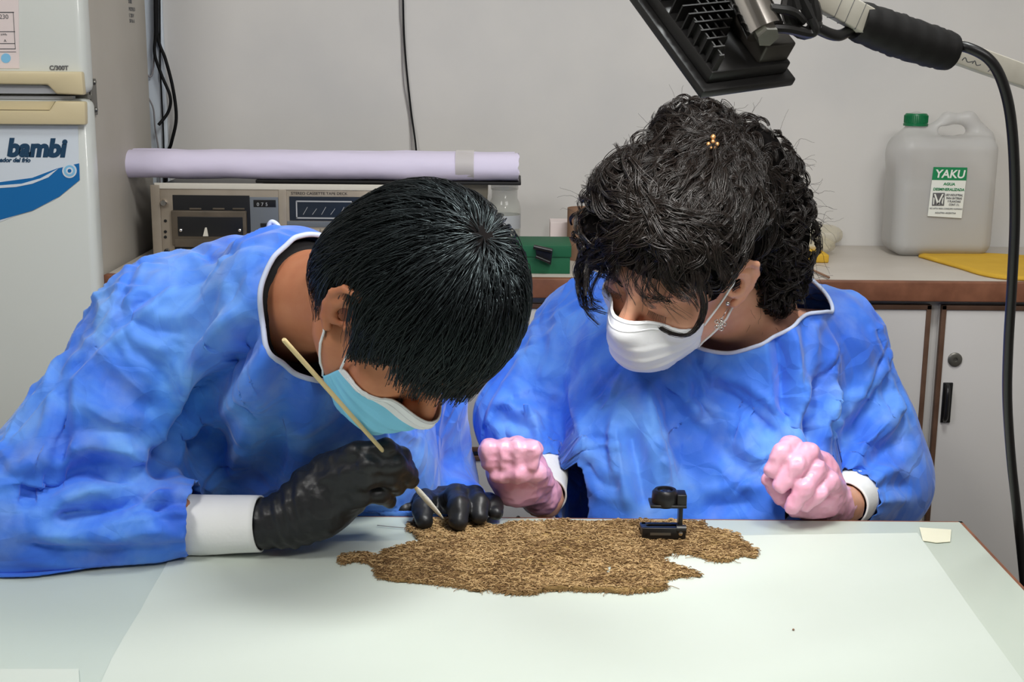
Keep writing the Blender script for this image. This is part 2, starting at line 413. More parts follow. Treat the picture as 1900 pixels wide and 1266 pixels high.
for (x0, y0, x1, y1) in ((-60, 22, 26, 24), (-60, 58, 28, 59.5), (-60, 80, 28, 81.5), (-60, 90, 29, 91.5), (-60, 96, 30, 97)):
    plate([(x0, y0), (x1, y0), (x1, y1), (x0, y1)], DF-.0009, .0003, M['ink'], 'print', du)
for x0 in (26,): plate([(x0-2, 22), (x0-1, 22), (x0+3, 91), (x0+2, 91)], DF-.0009, .0003, M['ink'], 'print', du)
plate([(11+9*math.cos(a*PI/10), 108+9*math.sin(a*PI/10)) for a in range(20)], DF-.0009, .0004, M['lightblue_print'], 'print', du, 'round blue seal')
fr_text('230', 16, 35, 8, DF-.001, M['ink'], du, align='RIGHT'); fr_text('kWh', 13, 66, 4, DF-.001, M['ink'], du, align='RIGHT'); fr_text('A', 12, 78, 5, DF-.001, M['ink'], du, align='RIGHT')
hx = P(171, 180, DF+.06).x
hg = MB().box((hx, DF+.045, P(170, 214, DF+.06).z), (hx+.004, DF+.075, P(170, 146, DF+.06).z), .0015)
hg.box((hx-.03, DF+.03, zs-.006), (hx+.003, DF+.06, zs+.002), .001)
for zz in (.022, -.024): hg.lathe([(.0045, 0), (.0045, .002), (.003, .004)], T3((hx+.004, DF+.06, zs+zz), (0, 1, 0), (0, 0, 1)), 12)
part('hinge', hg, M['steel'], fr, 'grey metal hinge')
for i, zz in enumerate((6, 20, 32, 42)):
    Dn = 2.56; p = P(253, zz, Dn); X = P(170, 200, DF+.055).x+.0004
    T = Matrix.Translation((X, Dn, p.z)) @ Matrix(((0, 0, 1, 0), (1, 0, 0, 0), (0, 1, 0, 0), (0, 0, 0, 1)))
    child('lettering', text_mesh(('SERIE', 'MODELO', 'E 220 V', '50 Hz A')[i], .010, T, .0002), M['ink'], fr, smooth=False)

# ---------------------------------------------------------------- counter and cabinets
cx0 = P(197, 505, DC).x; cx1 = 1.62
ct = thing('countertop', 'beige laminate countertop with a brown wooden front edge along the back wall', 'countertop', (.4, 2.5, ZC))
part('worktop', MB().box((cx0, DC+.008, ZC-.03), (cx1, YW-.001, ZC), .001), M['counter'], ct)
part('edge_band', MB().box((cx0-.002, DC-.01, ZC-.034), (cx1, DC+.0085, ZC+.0005), .002), M['brown'], ct, 'brown wooden edge')
def cabinet(x0, x1, label, kind, hside=-1):
    c = thing('cabinet', label, 'cabinet', ((x0+x1)/2, DC+.2, 0))
    part('body', MB().box((x0, DC+.022, .08), (x1, YW-.01, ZC-.031)).box((x0+.01, DC+.06, 0), (x1-.01, YW-.02, .082)), M['white_lam'], c)
    def front(a, b, z0, z1, nm):
        d = part(nm, MB().box((a, DC+.004, z0), (b, DC+.021, z1), .001), M['white_lam'], c)
        e = MB(); w_ = .0085
        for (p, q) in (((a, z0), (a+w_, z1)), ((b-w_, z0), (b, z1)), ((a, z1-w_), (b, z1)), ((a, z0), (b, z0+w_))):
            e.box((p[0], DC+.001, p[1]), (q[0], DC+.012, q[1]), .001)
        part('edge_trim', e, M['dark_brown'], d, 'dark brown edge trim'); return d
    zt = P(1750, 567, DC).z
    if kind == 'door':
        d = front(x0+.009, x1-.009, .1, zt, 'door')
        xh = (x0+.009+.024) if hside < 0 else (x1-.033)
        zk = P(1777, 668, DC).z; zh0 = P(1768, 782, DC).z; zh1 = P(1768, 714, DC).z
        part('lock', MB().lathe([(.0125, 0), (.0125, .003), (.010, .0045), (.004, .0045), (.0035, .002)], T3((xh+.006, DC+.004, zk), (1, 0, 0), (0, 0, 1)), 24), M['steel'], d, 'round metal keyhole')
        h_ = MB()
        h_.tube(smooth_path([(xh-.004, DC+.003, zh0), (xh-.006, DC-.010, zh0+.01), (xh-.006, DC-.012, (zh0+zh1)/2), (xh-.006, DC-.010, zh1-.01), (xh-.004, DC+.003, zh1)], 6), .0042, 10)
        h_.box((xh-.011, DC+.001, zh0-.003), (xh+.006, DC+.0045, zh1+.003), .001)
        part('handle', h_, M['black'], d, 'black pull handle', smooth=True)
    else:
        zz = [.1, .35, P(870, 843, DC).z, zt]
        for i in range(3):
            d = front(x0+.009, x1-.009, zz[i]+.004, zz[i+1]-.004, 'drawer')
            zm = (zz[i]+zz[i+1])/2; xm = (x0+x1)/2
            part('handle', MB().tube(smooth_path([(xm-.04, DC+.004, zm), (xm-.036, DC-.014, zm), (xm+.036, DC-.014, zm), (xm+.04, DC+.004, zm)], 6), .004, 10), M['black'], d, 'black pull handle', smooth=True)
gx = lambda px: P(px, 700, DC).x
cabinet(cx0+.004, gx(802)-.02, 'white cabinet under the counter behind the person with black hair', 'door', 1)
cabinet(gx(802)-.02, gx(1232), 'white drawer cabinet seen in the gap between the two people', 'drawer')
cabinet(gx(1232), gx(1729), 'white cabinet partly hidden behind the curly haired person\'s shoulder', 'door')
cabinet(gx(1729), gx(1729)+.48, 'white cabinet with keyhole and black handle at the right behind the hanging cable', 'door')

# ---------------------------------------------------------------- cassette deck with things on it
DD = 2.475
q = lambda x, y: P(x, y, DD)
z0 = ZC+.006; z1 = q(500, 343).z; x0 = q(287, 400).x; x1 = x0+.44
dk = thing('cassette_deck', 'old silver cassette deck on the counter under the paper roll', 'cassette deck', ((x0+x1)/2, DD+.1, ZC))
part('case', MB().box((x0+.004, DD+.012, z0), (x1-.004, YW-.02, z1-.004), .002), M['deck_dark'], dk)
fp = part('front_panel', MB().box((x0, DD, z0), (x1, DD+.012, z1), .0015), M['deck'], dk)
def dbox(px0, py0, px1, py1, out, m_, name, label=None, par=None, bev=.0006):
    a = q(px0, py1); b = q(px1, py0)
    return part(name, MB().box((a.x, DD-out, a.z), (b.x, DD+.001, b.z), bev), m_, par or dk, label)
dbox(286, 343, 296, 486, .003, M['deck'], 'side_trim'); dbox(287, 343, 725, 350, .002, M['cream'], 'top_trim', 'worn pale top trim')
def knob(px, py, r, out, m_, name='knob', lab=None):
    p = q(px, py)
    part(name, MB().lathe([(r, 0), (r, out*.8), (r*.8, out), (0.0004, out)], T3((p.x, DD+.001, p.z), (1, 0, 0), (0, 0, 1)), 20), m_, dk, lab)
knob(305, 376, .0062, .010, M['chrome'], 'power_button', 'round chrome button')
for y_ in (410, 430, 440): knob(307, y_, .0028, .003, M['deck_dark'], 'jack')
knob(310, 467, .0055, .004, M['deck_dark'], 'jack', 'large headphone jack')
dbox(325, 363, 463, 474, .001, M['deck_dark'], 'bay', 'black cassette bay')
for a in (352, 395, 432): dbox(a, 386, a+22, 389, .003, M['deck_brown'], 'bay_rib')
cdoor = dbox(322, 391, 458, 455, .009, M['deck_brown'], 'cassette_door', 'brown smoked cassette door', bev=.002)
dbox(333, 402, 452, 437, .0100, M['deck_dark'], 'window', par=cdoor)
for a in (338, 447):
    p = q(a, 426); part('screw', MB().lathe([(.0028, 0), (.0028, .002), (.001, .003)], T3((p.x, DD-.010, p.z), (1, 0, 0), (0, 0, 1)), 12), M['chrome'], cdoor)
pp = [(p.x, p.z) for p in (q(379, 437), q(383, 421), q(386, 421), q(389, 437))]
part('spindle', MB().prism(pp, 0, .0012, Tf(DD-.0100)), M['cream'], cdoor, 'small white triangle')
dbox(327, 444, 460, 457, .010, M['deck_brown'], 'sill', par=cdoor)
for i in range(6): dbox(340+i*19, 462, 356+i*19, 468, .008, M['cream'], 'key')
dbox(466, 366, 516, 446, .002, M['deck_blue'], 'counter_panel', 'blue grey counter panel')
dbox(471, 371, 512, 384, .003, M['deck_dark'], 'counter_window')
for i, ch in enumerate('075'):
    p = q(477+i*8, 382); T = Matrix.Translation((p.x, DD-.0032, p.z)) @ Matrix(((1, 0, 0, 0), (0, 0, -1, 0), (0, 1, 0, 0), (0, 0, 0, 1)))
    child('digit', text_mesh(ch, .009, T, .0002), M['grey_plastic'], dk, smooth=False)
dbox(484, 414, 496, 421, .004, M['deck_dark'], 'reset_button')
dbox(519, 352, 531, 440, .0015, M['deck'], 'side_trim')
dbox(538, 366, 715, 409, .002, M['deck_navy'], 'meter_panel', 'dark blue level meter')
for (a, b, c, d_) in ((550, 373, 655, 374.5), (550, 404, 655, 405.5), (550, 373, 551.5, 405), (653.5, 373, 655, 405)): dbox(a, b, c, d_, .0026, M['grey_plastic'], 'meter_outline', bev=0)
for k_ in range(5):
    a = q(563+k_*17, 398); b = q(571+k_*17, 384+3*(k_ % 2))
    part('needle', MB().tube([(a.x, DD-.0028, a.z), (b.x, DD-.0028, b.z)], .0005, 6), M['grey_plastic'], dk)
dbox(533, 412, 720, 421, .0015, M['deck_blue'], 'caption_strip')
for i in range(8):
    dbox(560+i*18, 425, 575+i*18, 455, .003, M['deck'], 'slider_plate'); dbox(571+i*18, 430, 574+i*18, 452, .0036, M['deck_dark'], 'slot')
for i in range(3): knob(600+i*44, 469, .008, .012, M['deck'], 'knob')
for a in (x0+.03, x1-.03):
    for b in (DD+.03, YW-.05): part('foot', MB().lathe([(.009, ZC), (.010, z0+.001)], Matrix.Translation((a, b, 0)), 16), M['black'], dk)
fr_text('STEREO CASSETTE TAPE DECK', 540, 361, 5, DD-.0003, M['deck_dark'], dk, sx=1.1)

# board, box and jars on the right of the deck
bz = z1+.001
bx0 = P(470, 333, DD).x; bx1 = P(967, 333, DD).x
o = link('tray', MB().box((bx0, DD+.02, bz), (bx1, DD+.16, bz+.006), .0015).mesh('tray'), M['black_matte'], smooth=False); tag(o, 'thin black board under the right part of the paper roll', 'board'); autosmooth(o)
def jar(px, D, wpx, label, zt):
    p = P(px, 400, D); r = wpx/2*D/F_PX; j = thing('jar', label, 'jar', (p.x, D, ZC))
    T = Matrix.Translation((p.x, D, ZC))
    h_ = zt-ZC-.012
    part('glass', MB().lathe([(r*.85, 0.0005), (r, .006), (r, h_*.72), (r*.92, h_*.8), (r*.80, h_*.86), (r*.80, h_)], T, 32), M['glassy'], j, smooth=True)
    part('contents', MB().lathe([(r*.8, .003), (r*.92, .007), (r*.92, h_*.5), (r*.5, h_*.51)], T, 24), M['glassy'], j, smooth=True)
    part('lid', MB().lathe([(r*.84, h_-.002), (r*.86, h_), (r*.86, h_+.010), (r*.8, h_+.0118)], T, 32), M['glassy'], j, smooth=True)
    part('label', MB().lathe([(r*1.01, h_*.42), (r*1.01, h_*.62)], T, 32, False), M['grey_plastic'], j, smooth=True)
jar(936, 2.555, 60, 'clear glass jar with screw lid under the right end of the paper roll', bz)
pA = P(850, 336, 2.58); pB = P(904, 336, 2.58)
bx = thing('carton', 'small beige carton between the cassette deck and the glass jar', 'carton', ((pA.x+pB.x)/2, 2.6, ZC))
part('body', MB().box((pA.x, 2.565, ZC), (pB.x, 2.63, bz-.008), .0015), M['beige_card'], bx)
part('lid', MB().box((pA.x-.001, 2.564, bz-.03), (pB.x+.001, 2.631, bz-.0005), .001), M['beige_card'], bx)
part('label', MB().box((pA.x+.008, 2.5635, ZC+.03), (pB.x-.008, 2.5645, bz-.045)), M['label_white'], bx)

# paper roll: a long tube of two rolled sheets
pr = thing('paper_roll', 'long white paper roll with a bluish sheen lying on top of the cassette deck', 'paper roll', (P(600, 305, 2.52).x, 2.52, bz))
def rollmesh(px0, px1, py, D, ry, rz, seed, turns=1.0):
    V = []; F = []; a = P(px0, py, D); b = P(px1, py+6, D); n = 36; L = 60
    for s_ in range(2):
        for i in range(L+1):
            t = i/L; c = a.lerp(b, t)
            for k in range(n):
                an = 2*PI*k/n
                nz = mnoise.noise(Vector((t*9+seed, math.cos(an), math.sin(an))))*.0022+mnoise.noise(Vector((t*30+seed, 2*math.cos(an), 2*math.sin(an))))*.0007
                rr_ = 1-(.10 if s_ else 0)
                V.append((c.x+.004*mnoise.noise(Vector((an*2, seed, 3)))*(1 if i in (0, L) else 0), c.y+(ry*rr_+nz)*math.cos(an), c.z+(rz*rr_+nz)*math.sin(an)))
    S_ = (L+1)*n
    for s_ in range(2):
        for i in range(L):
            for k in range(n):
                f = [i*n+k, i*n+(k+1) % n, (i+1)*n+(k+1) % n, (i+1)*n+k]; f = [s_*S_+v for v in f]; F.append(f if s_ == 0 else f[::-1])
    for i in (0, L):
        for k in range(n): f = [i*n+k, i*n+(k+1) % n, S_+i*n+(k+1) % n, S_+i*n+k]; F.append(f if i else f[::-1])
    return MB().add(V, F)
RZ = .0262
pc = P(600, 305, 2.52); zr = bz+.007+RZ
pyr = 304
part('outer_sheet', rollmesh(236, 962, pyr, 2.515, .031, .0262, 1), M['paper_blue'], pr, smooth=True)
part('inner_sheet', rollmesh(244, 955, pyr-4, 2.545, .027, .0245, 5), M['paper_blue'], pr, smooth=True)
tp = MB(); V = []; F = []
a = P(846, pyr+3, 2.515); b = P(880, pyr+3, 2.515)
for i in range(2):
    c = (a, b)[i]
    for k in range(12): an = PI*.5+PI*k/11; V.append((c.x, c.y+.0335*math.cos(an), c.z+.0288*math.sin(an)))
for k in range(11): F.append([k, k+1, 12+k+1, 12+k])
tp.add(V, F); M['tape'] = mat('masking_tape', S(205, 200, 196), .4, alpha=.75); part('tape', tp, M['tape'], pr, 'strip of clear yellowed tape', smooth=True)

# cardboard tube, green box, binder clip, little carton
p = P(1083, 468, 2.50); rt = 31*2.5/F_PX; zt = P(1083, 388, 2.50).z
T = Matrix.Translation((p.x, 2.52, 0))
o = link('cardboard_tube', MB().lathe([(rt*.93, ZC), (rt, ZC), (rt, zt), (rt*.93, zt), (rt*.93, ZC+.003), (.001, ZC+.003)], T, 40, False).mesh('cardboard_tube'), M['card']); tag(o, 'brown cardboard tube standing on the counter left of the curly hair', 'tube'); autosmooth(o)
a = P(985, 511, 2.34); b = P(1056, 448, 2.40)
gb = thing('box', 'dark green flat box on the counter edge between the two heads', 'box', ((a.x+b.x)/2, 2.42, ZC))
part('base', MB().box((a.x-.06, 2.345, ZC), (b.x, 2.46, ZC+.030), .001), M['green_box'], gb)
part('lid', MB().box((a.x-.062, 2.343, ZC+.030), (b.x+.002, 2.462, b.z), .001), M['green_box'], gb)
cl = thing('binder_clip', 'black binder clip on the front of the green box', 'clip', (P(1005, 480, 2.33).x, 2.335, P(1005, 480, 2.33).z))
c0 = P(993, 455, 2.335); c1 = P(1026, 462, 2.335); c2 = P(1022, 492, 2.335); c3 = P(995, 478, 2.335)
part('body', MB().prism([(v.x, v.z) for v in (c0, c1, c2, c3)][::-1], 0, .008, Tf(2.3405), .001), M['black'], cl)
part('jaw', MB().tube([P(990, 458, 2.328), P(1024, 466, 2.328)], .004, 10).tube([P(994, 476, 2.328), P(1020, 487, 2.328)], .003, 10), M['black'], cl)
a = P(1020, 447, 2.58); b = P(1062, 420, 2.58)
o = link('carton', MB().box((a.x, 2.56, ZC), (b.x, 2.62, b.z+.01), .001).mesh('carton'), M['pinkpaper'], smooth=False); tag(o, 'small pinkish white carton behind the green box', 'carton')

# water jug
JD = 2.635; J = lambda x, y: np.array(P(x, y, JD-.06)); jx = (P(1757, 400, JD-.06)).x
cj = np.array((jx, JD, 0)); zb = ZC; 
def jz(y): return P(1757, y, JD-.06).z
def jX(x): return P(x, 400, JD-.06).x
zt = jz(214); wj = (jX(1852)-jX(1664))/2; zsh = jz(262)
jg = Shape()
jg.box((jx, JD, (zb+zsh)/2+.004), (wj, .058, (zsh-zb)/2+.004), .028)
jg.cap((jX(1694), JD, zsh-.03), (jX(1704), JD, jz(240)), .036, .016, k=.03)
jg.cap((jX(1704), JD, jz(245)), (jX(1704), JD, jz(226)), .0165, k=.006)
jg.cap((jX(1728), JD, jz(262)), (jX(1762), JD, jz(222)), .017, .011, k=.02)
jg.cap((jX(1762), JD, jz(223)), (jX(1803), JD, jz(223)), .011, k=.008)
jg.cap((jX(1803), JD, jz(223)), (jX(1830), JD, jz(262)), .012, .024, k=.015)
jg.cap((jX(1752), JD-.1, jz(246)), (jX(1752), JD+.1, jz(246)), .009, k=.006, op='-').cap((jX(1762), JD-.1, jz(244)), (jX(1782), JD-.1, jz(244)), .0, k=.001, op='-')
for xx in (1762, 1774, 1786): jg.cap((jX(xx), JD-.1, jz(247)), (jX(xx), JD+.1, jz(247)), .0095, k=.006, op='-')
jg.box((jX(1765), JD-.062, jz(360)), (.055, .0035, .052), .003, k=.002, op='-')
V, Fq = jg.mesh((jx-.13, JD-.08, zb-.01), (jx+.13, JD+.08, zt+.02), .003)
V[:, 2] = np.maximum(V[:, 2], zb+.0005)
jt = thing('water_jug', 'translucent plastic jug with green cap and label standing on the counter', 'jug', (jx, JD, ZC))
child('body', np_mesh('body', V, Fq), M['hdpe'], jt)
part('water', MB().box((jx-wj+.006, JD-.050, zb+.004), (jx+wj-.006, JD+.050, jz(336)), .018), M['water'], jt, smooth=True)
zc_ = jz(237)
cp = [(.0235, 0), (.0235, .004), (.022, .005), (.0215, .021), (.0195, .0235), (.0005, .0235)]
cm = MB().lathe(cp, Matrix.Translation((jX(1704), JD, zc_)), 48)
for k in range(36):
    a_ = 2*PI*k/36; cm.box((-.0006, -.0006, .006), (.0006, .0006, .020), 0, Matrix.Translation((jX(1704)+.0222*math.cos(a_), JD+.0222*math.sin(a_), zc_)))
part('cap', cm, M['green_cap'], jt, 'ribbed green screw cap', smooth=True)
LD = JD-.0605
def jpoly(pts, D): return [(P(x, y, D).x, P(x, y, D).z) for x, y in pts]
lb = part('label', MB().prism(jpoly([(1732, 310), (1795, 311), (1784, 405), (1721, 401)], LD), 0, .0006, Tf(LD), .0), M['label_white'], jt, 'white and green paper label')
part('print', MB().prism(jpoly([(1732, 310), (1795, 311), (1793, 335), (1729, 334)], LD-.0006), 0, .0003, Tf(LD-.0006)), M['label_green'], lb, 'green band')
def jtext(txt, px, py, h, m_, bold=0, sx=1, rot=-.1):
    D = LD-.0011; p = P(px, py, D); s_ = h*D/F_PX/.72
    T = Matrix.Translation(p) @ Matrix(((1, 0, 0, 0), (0, 0, -1, 0), (0, 1, 0, 0), (0, 0, 0, 1))) @ Matrix.Rotation(-.015, 4, 'Z')
    child('lettering', text_mesh(txt, s_, T, .0002, .12, bold, 'CENTER', sx), m_, lb, smooth=False)
jtext('YAKU', 1762, 330, 15, M['label_white'], .0005, 1.0)
jtext('AGUA', 1761, 344, 5, M['label_green'], .0002, 1.1); jtext('DESMINERALIZADA', 1760, 354, 5, M['label_green'], .0002, .95)
for i, t_ in enumerate(('USO INDUSTRIAL', 'PARA BATERIAS', 'Y PLANCHAS', 'CONT. 5 L')): jtext(t_, 1770, 364+i*6, 4, M['ink'], .0001, .75)
jtext('NO APTA PARA CONSUMO HUMANO', 1755, 389, 3.2, M['ink'], 0, .8); jtext('INDUSTRIA ARGENTINA', 1754, 397, 3.2, M['ink'], 0, .8)
mk = MB(); 
for pl in ([(1731, 358), (1753, 358), (1751.5, 382), (1729, 382)],): mk.prism(jpoly(pl, LD-.0008), 0, .0003, Tf(LD-.0008))
part('print', mk, M['ink'], lb, 'small square emblem')
wm = MB()
for pl in ([(1733, 360), (1736, 360), (1743, 380), (1739, 380)], [(1748, 360), (1751, 360), (1741, 380), (1738, 380)], [(1732, 366), (1734, 368), (1733, 379), (1731, 380)], [(1749, 368), (1751, 366), (1749, 380), (1747, 376)]):
    wm.prism(jpoly(pl, LD-.0012), 0, .0003, Tf(LD-.0012))
part('print', wm, M['label_white'], lb, 'white strokes of the emblem')

# yellow cloth and small things on the counter at the right
yl = Shape(); Y0 = np.array(PZ(1703, 472, ZC))
V = []; F = []; n1, n2 = 60, 16
eb = smooth_path([PZ(1706, 467, ZC), PZ(1780, 471, ZC), PZ(1900, 478, ZC), PZ(2050, 486, ZC)], 20); ef = smooth_path([PZ(1704, 478, ZC), PZ(1770, 497, ZC), PZ(1850, 518, ZC), PZ(1990, 526, ZC)], 20)
for lay in range(2):
    for i in range(61):
        for j in range(n2+1):
            c = eb[i].lerp(ef[i], j/n2); h_ = .0008 if lay == 0 else .007+.0015*mnoise.noise(Vector((c.x*25, c.y*25, 1)))-.004*max(0, 1-i/4)
            bl = (0.003 if lay else 0)*((1 if j == n2 else 0)-(1 if j == 0 else 0))
            V.append((c.x, c.y-bl, ZC+h_ if (j not in (0, n2) or lay == 0) else ZC+h_*.6))
Q = 61*(n2+1)
for i in range(60):
    for j in range(n2):
        a = i*(n2+1)+j; F.append([a, a+1, a+n2+2, a+n2+1]); F.append([Q+a, Q+a+n2+1, Q+a+n2+2, Q+a+1])
for i in range(60):
    for j in (0, n2): a = i*(n2+1)+j; f = [a, a+n2+1, Q+a+n2+1, Q+a]; F.append(f if j == 0 else f[::-1])
for i in (0, 60):
    for j in range(n2): a = i*(n2+1)+j; f = [a, a+1, Q+a+1, Q+a]; F.append(f)
o = link('cleaning_cloth', MB().add(V, F).mesh('cloth'), M['yellow']); tag(o, 'folded yellow cleaning cloth on the counter in front of the jug', 'cloth')
o = link('stick', MB().tube([PZ(1470, 484, ZC+.004), PZ(1538, 515, ZC+.004)], .0022, 8).mesh('stick'), M['card']); tag(o, 'thin brown wooden stick on the counter beside the curly hair', 'stick')
bg_ = Shape().ell(np.array(PZ(1500, 470, ZC))+(0, 0, .018), (.05, .06, .02), k=.01).ell(np.array(PZ(1520, 455, ZC))+(.01, 0, .022), (.035, .04, .022), k=.01)
V, Fq = bg_.mesh(np.array(PZ(1500, 470, ZC))-(.1, .1, .03), np.array(PZ(1500, 470, ZC))+(.12, .14, .06), .006)
V += vnormals(V, Fq)*(vnoise(V, 60, 3)*.004)[:, None]; V[:, 2] = np.maximum(V[:, 2], ZC+.0006)
o = link('plastic_bag', np_mesh('bag', V, Fq), M['bag']); tag(o, 'crumpled clear plastic bag on the counter beside the curly hair', 'bag')
o = link('sponge', MB().box(tuple(PZ(1488, 488, ZC)), tuple(PZ(1514, 472, ZC)+Vector((0, 0, .016))), .003).mesh('sponge'), M['yellow']); tag(o, 'small yellow sponge beside the plastic bag on the counter', 'sponge')

# ---------------------------------------------------------------- work table with paper sheets
ZTb = .75
tr = PZ(1785, 967, ZTb); ty1 = tr.y; tx1 = tr.x; tx0 = -1.05; ty0 = .42
tb = thing('work_table', 'large white laminate work table with brown edges in the foreground', 'table', ((tx0+tx1)/2, (ty0+ty1)/2, 0))
part('table_top', MB().box((tx0+.004, ty0+.004, ZTb-.028), (tx1-.004, ty1-.004, ZTb), .0006), M['table'], tb)
eb_ = MB()
for lo, hi in (((tx0, ty0, ZTb-.03), (tx0+.0045, ty1, ZTb-.0006)), ((tx1-.0045, ty0, ZTb-.03), (tx1, ty1, ZTb-.0006)), ((tx0, ty0, ZTb-.03), (tx1, ty0+.0045, ZTb-.0006)), ((tx0, ty1-.0045, ZTb-.03), (tx1, ty1, ZTb-.0006))): eb_.box(lo, hi)
part('edge_band', eb_, M['brown'], tb, 'brown edge band')
for a in (tx0+.06, tx1-.06):
    for b in (ty0+.06, ty1-.06): part('leg', MB().box((a-.02, b-.02, 0), (a+.02, b+.02, ZTb-.03), .003), M['steel'], tb)
def sheet(name, pts, z, label, curl=0):
    mb = MB(); poly = [tuple(PZ(x, y, z).xy) for x, y in pts]
    mb.prism(poly, z, z+.0007); o = link(name, mb.mesh(name), M['paper'], smooth=False); tag(o, label, 'paper'); return o
pl = []
for i, (x, y) in enumerate([(300, 1064), (276, 1105), (268, 1120), (262, 1132), (232, 1180), (208, 1222), (188, 1266), (150, 1340)]): pl.append((x, y))
sheet('paper_sheet', pl+[(1960, 1350), (1894, 1259), (1805, 1136), (1719, 1014), (1702, 990), (330, 1010)], ZTb+.0002, 'large white paper sheet covering the middle of the work table')
sheet('paper_sheet', [(1480, 1340), (1485, 1262), (1560, 1228), (1735, 1188), (1800, 1266), (1850, 1340)], ZTb+.0011, 'smaller white paper at the bottom right of the table on the large sheet')
sheet('paper_sheet', [(-40, 1243), (146, 1243), (150, 1340), (-40, 1340)], ZTb+.0011, 'small white paper at the bottom left corner of the picture')
V = sheet('tape_strip', [(1706, 980), (1765, 984), (1763, 1006), (1738, 1008), (1712, 1004)], ZTb+.001, 'piece of yellowed tape holding the far right corner of the large sheet'); V['category'] = 'tape'
V.data.materials.clear(); V.data.materials.append(mat('yellowed_tape', S(232, 230, 205), .25, .5))
o = link('crumb', MB().lathe([(.0006, 0), (.0013, .0006), (.0009, .0015), (.0002, .0018)], Matrix.Translation(PZ(1472, 1170, ZTb+.0012)), 8).mesh('crumb'), M['card']); tag(o, 'tiny brown crumb alone on the white sheet right of the textile', 'crumb')

# ---------------------------------------------------------------- cloth, skin and hair materials
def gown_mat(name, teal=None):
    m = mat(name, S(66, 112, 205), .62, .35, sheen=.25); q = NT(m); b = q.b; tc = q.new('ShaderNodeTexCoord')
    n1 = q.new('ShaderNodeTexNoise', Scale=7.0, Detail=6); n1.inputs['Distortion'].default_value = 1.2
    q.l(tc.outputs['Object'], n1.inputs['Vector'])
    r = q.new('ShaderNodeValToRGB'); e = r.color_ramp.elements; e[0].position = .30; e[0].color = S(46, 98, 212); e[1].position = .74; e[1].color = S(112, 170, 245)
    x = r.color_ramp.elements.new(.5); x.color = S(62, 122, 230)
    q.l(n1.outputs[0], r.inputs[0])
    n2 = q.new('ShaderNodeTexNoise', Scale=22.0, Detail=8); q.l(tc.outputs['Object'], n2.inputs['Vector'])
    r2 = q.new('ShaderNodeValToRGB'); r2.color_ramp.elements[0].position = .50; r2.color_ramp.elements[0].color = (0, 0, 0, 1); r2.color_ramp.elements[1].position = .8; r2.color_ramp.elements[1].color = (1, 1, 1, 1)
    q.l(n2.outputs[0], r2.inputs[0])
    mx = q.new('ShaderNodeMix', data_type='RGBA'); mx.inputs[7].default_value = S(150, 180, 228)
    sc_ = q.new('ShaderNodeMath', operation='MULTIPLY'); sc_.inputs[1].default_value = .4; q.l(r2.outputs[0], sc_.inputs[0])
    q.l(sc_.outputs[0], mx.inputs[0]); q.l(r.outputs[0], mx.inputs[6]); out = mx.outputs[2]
    if teal:  # greenish cast of coloured reflected light, painted into the gown colour
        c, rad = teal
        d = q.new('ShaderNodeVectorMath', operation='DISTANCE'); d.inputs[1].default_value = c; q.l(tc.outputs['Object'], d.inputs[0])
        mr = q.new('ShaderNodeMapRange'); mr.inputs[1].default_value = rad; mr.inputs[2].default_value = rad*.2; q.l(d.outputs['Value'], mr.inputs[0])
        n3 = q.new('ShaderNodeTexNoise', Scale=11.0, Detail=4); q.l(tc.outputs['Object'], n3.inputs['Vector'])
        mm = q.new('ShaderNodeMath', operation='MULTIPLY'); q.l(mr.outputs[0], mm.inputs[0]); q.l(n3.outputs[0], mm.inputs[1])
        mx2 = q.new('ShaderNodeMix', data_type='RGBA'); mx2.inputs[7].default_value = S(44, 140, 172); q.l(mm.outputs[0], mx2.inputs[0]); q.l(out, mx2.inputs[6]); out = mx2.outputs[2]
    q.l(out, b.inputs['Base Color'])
    v = q.new('ShaderNodeTexVoronoi', Scale=19.0, feature='F2'); nz = q.new('ShaderNodeTexNoise', Scale=6.0, Detail=3)
    q.l(tc.outputs['Object'], nz.inputs['Vector'])
    ad = q.new('ShaderNodeVectorMath', operation='MULTIPLY_ADD'); ad.inputs[1].default_value = (.12, .12, .12); q.l(nz.outputs['Color'], ad.inputs[0]); q.l(tc.outputs['Object'], ad.inputs[2]); q.l(ad.outputs[0], v.inputs['Vector'])
    u = q.new('ShaderNodeBump', Strength=.5, Distance=.014); q.l(v.outputs['Distance'], u.inputs['Height'])
    fn = q.new('ShaderNodeTexNoise', Scale=420.0, Detail=2); q.l(tc.outputs['Object'], fn.inputs['Vector'])
    u2 = q.new('ShaderNodeBump', Strength=.18, Distance=.0006); q.l(fn.outputs[0], u2.inputs['Height']); q.l(u.outputs[0], u2.inputs['Normal']); q.l(u2.outputs[0], b.inputs['Normal'])
    return m
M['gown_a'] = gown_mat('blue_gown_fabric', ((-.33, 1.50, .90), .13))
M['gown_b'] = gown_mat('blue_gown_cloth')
M['cuff'] = mat('white_knit_cuff', S(243, 244, 244), .75, .2, bump=(300, .4, .0006)); M['piping'] = mat('white_piping', S(190, 200, 225), .7)
M['shirt'] = mat('black_shirt', S(34, 33, 34), .85, .2, bump=(400, .4, .0006))
M['skin_a'] = mat('brown_skin', S(196, 132, 98), .5, .35, sss=.12, noise=(40, S(182, 114, 82), 4, .3, .8), bump=(350, .12, .0005))
M['skin_b'] = mat('light_skin', S(226, 172, 144), .48, .35, sss=.12, noise=(40, S(212, 150, 122), 4, .3, .8), bump=(350, .12, .0005))
M['hair_a'] = mat('black_hair', S(15, 14, 16), .40, .5, ior=1.5); M['hair_b'] = mat('dark_brown_hair', S(26, 20, 17), .34, .45, ior=1.5)
M['hair_a'].node_tree.nodes['Principled BSDF'].inputs['Specular Tint'].default_value = (.72, .95, 1, 1)
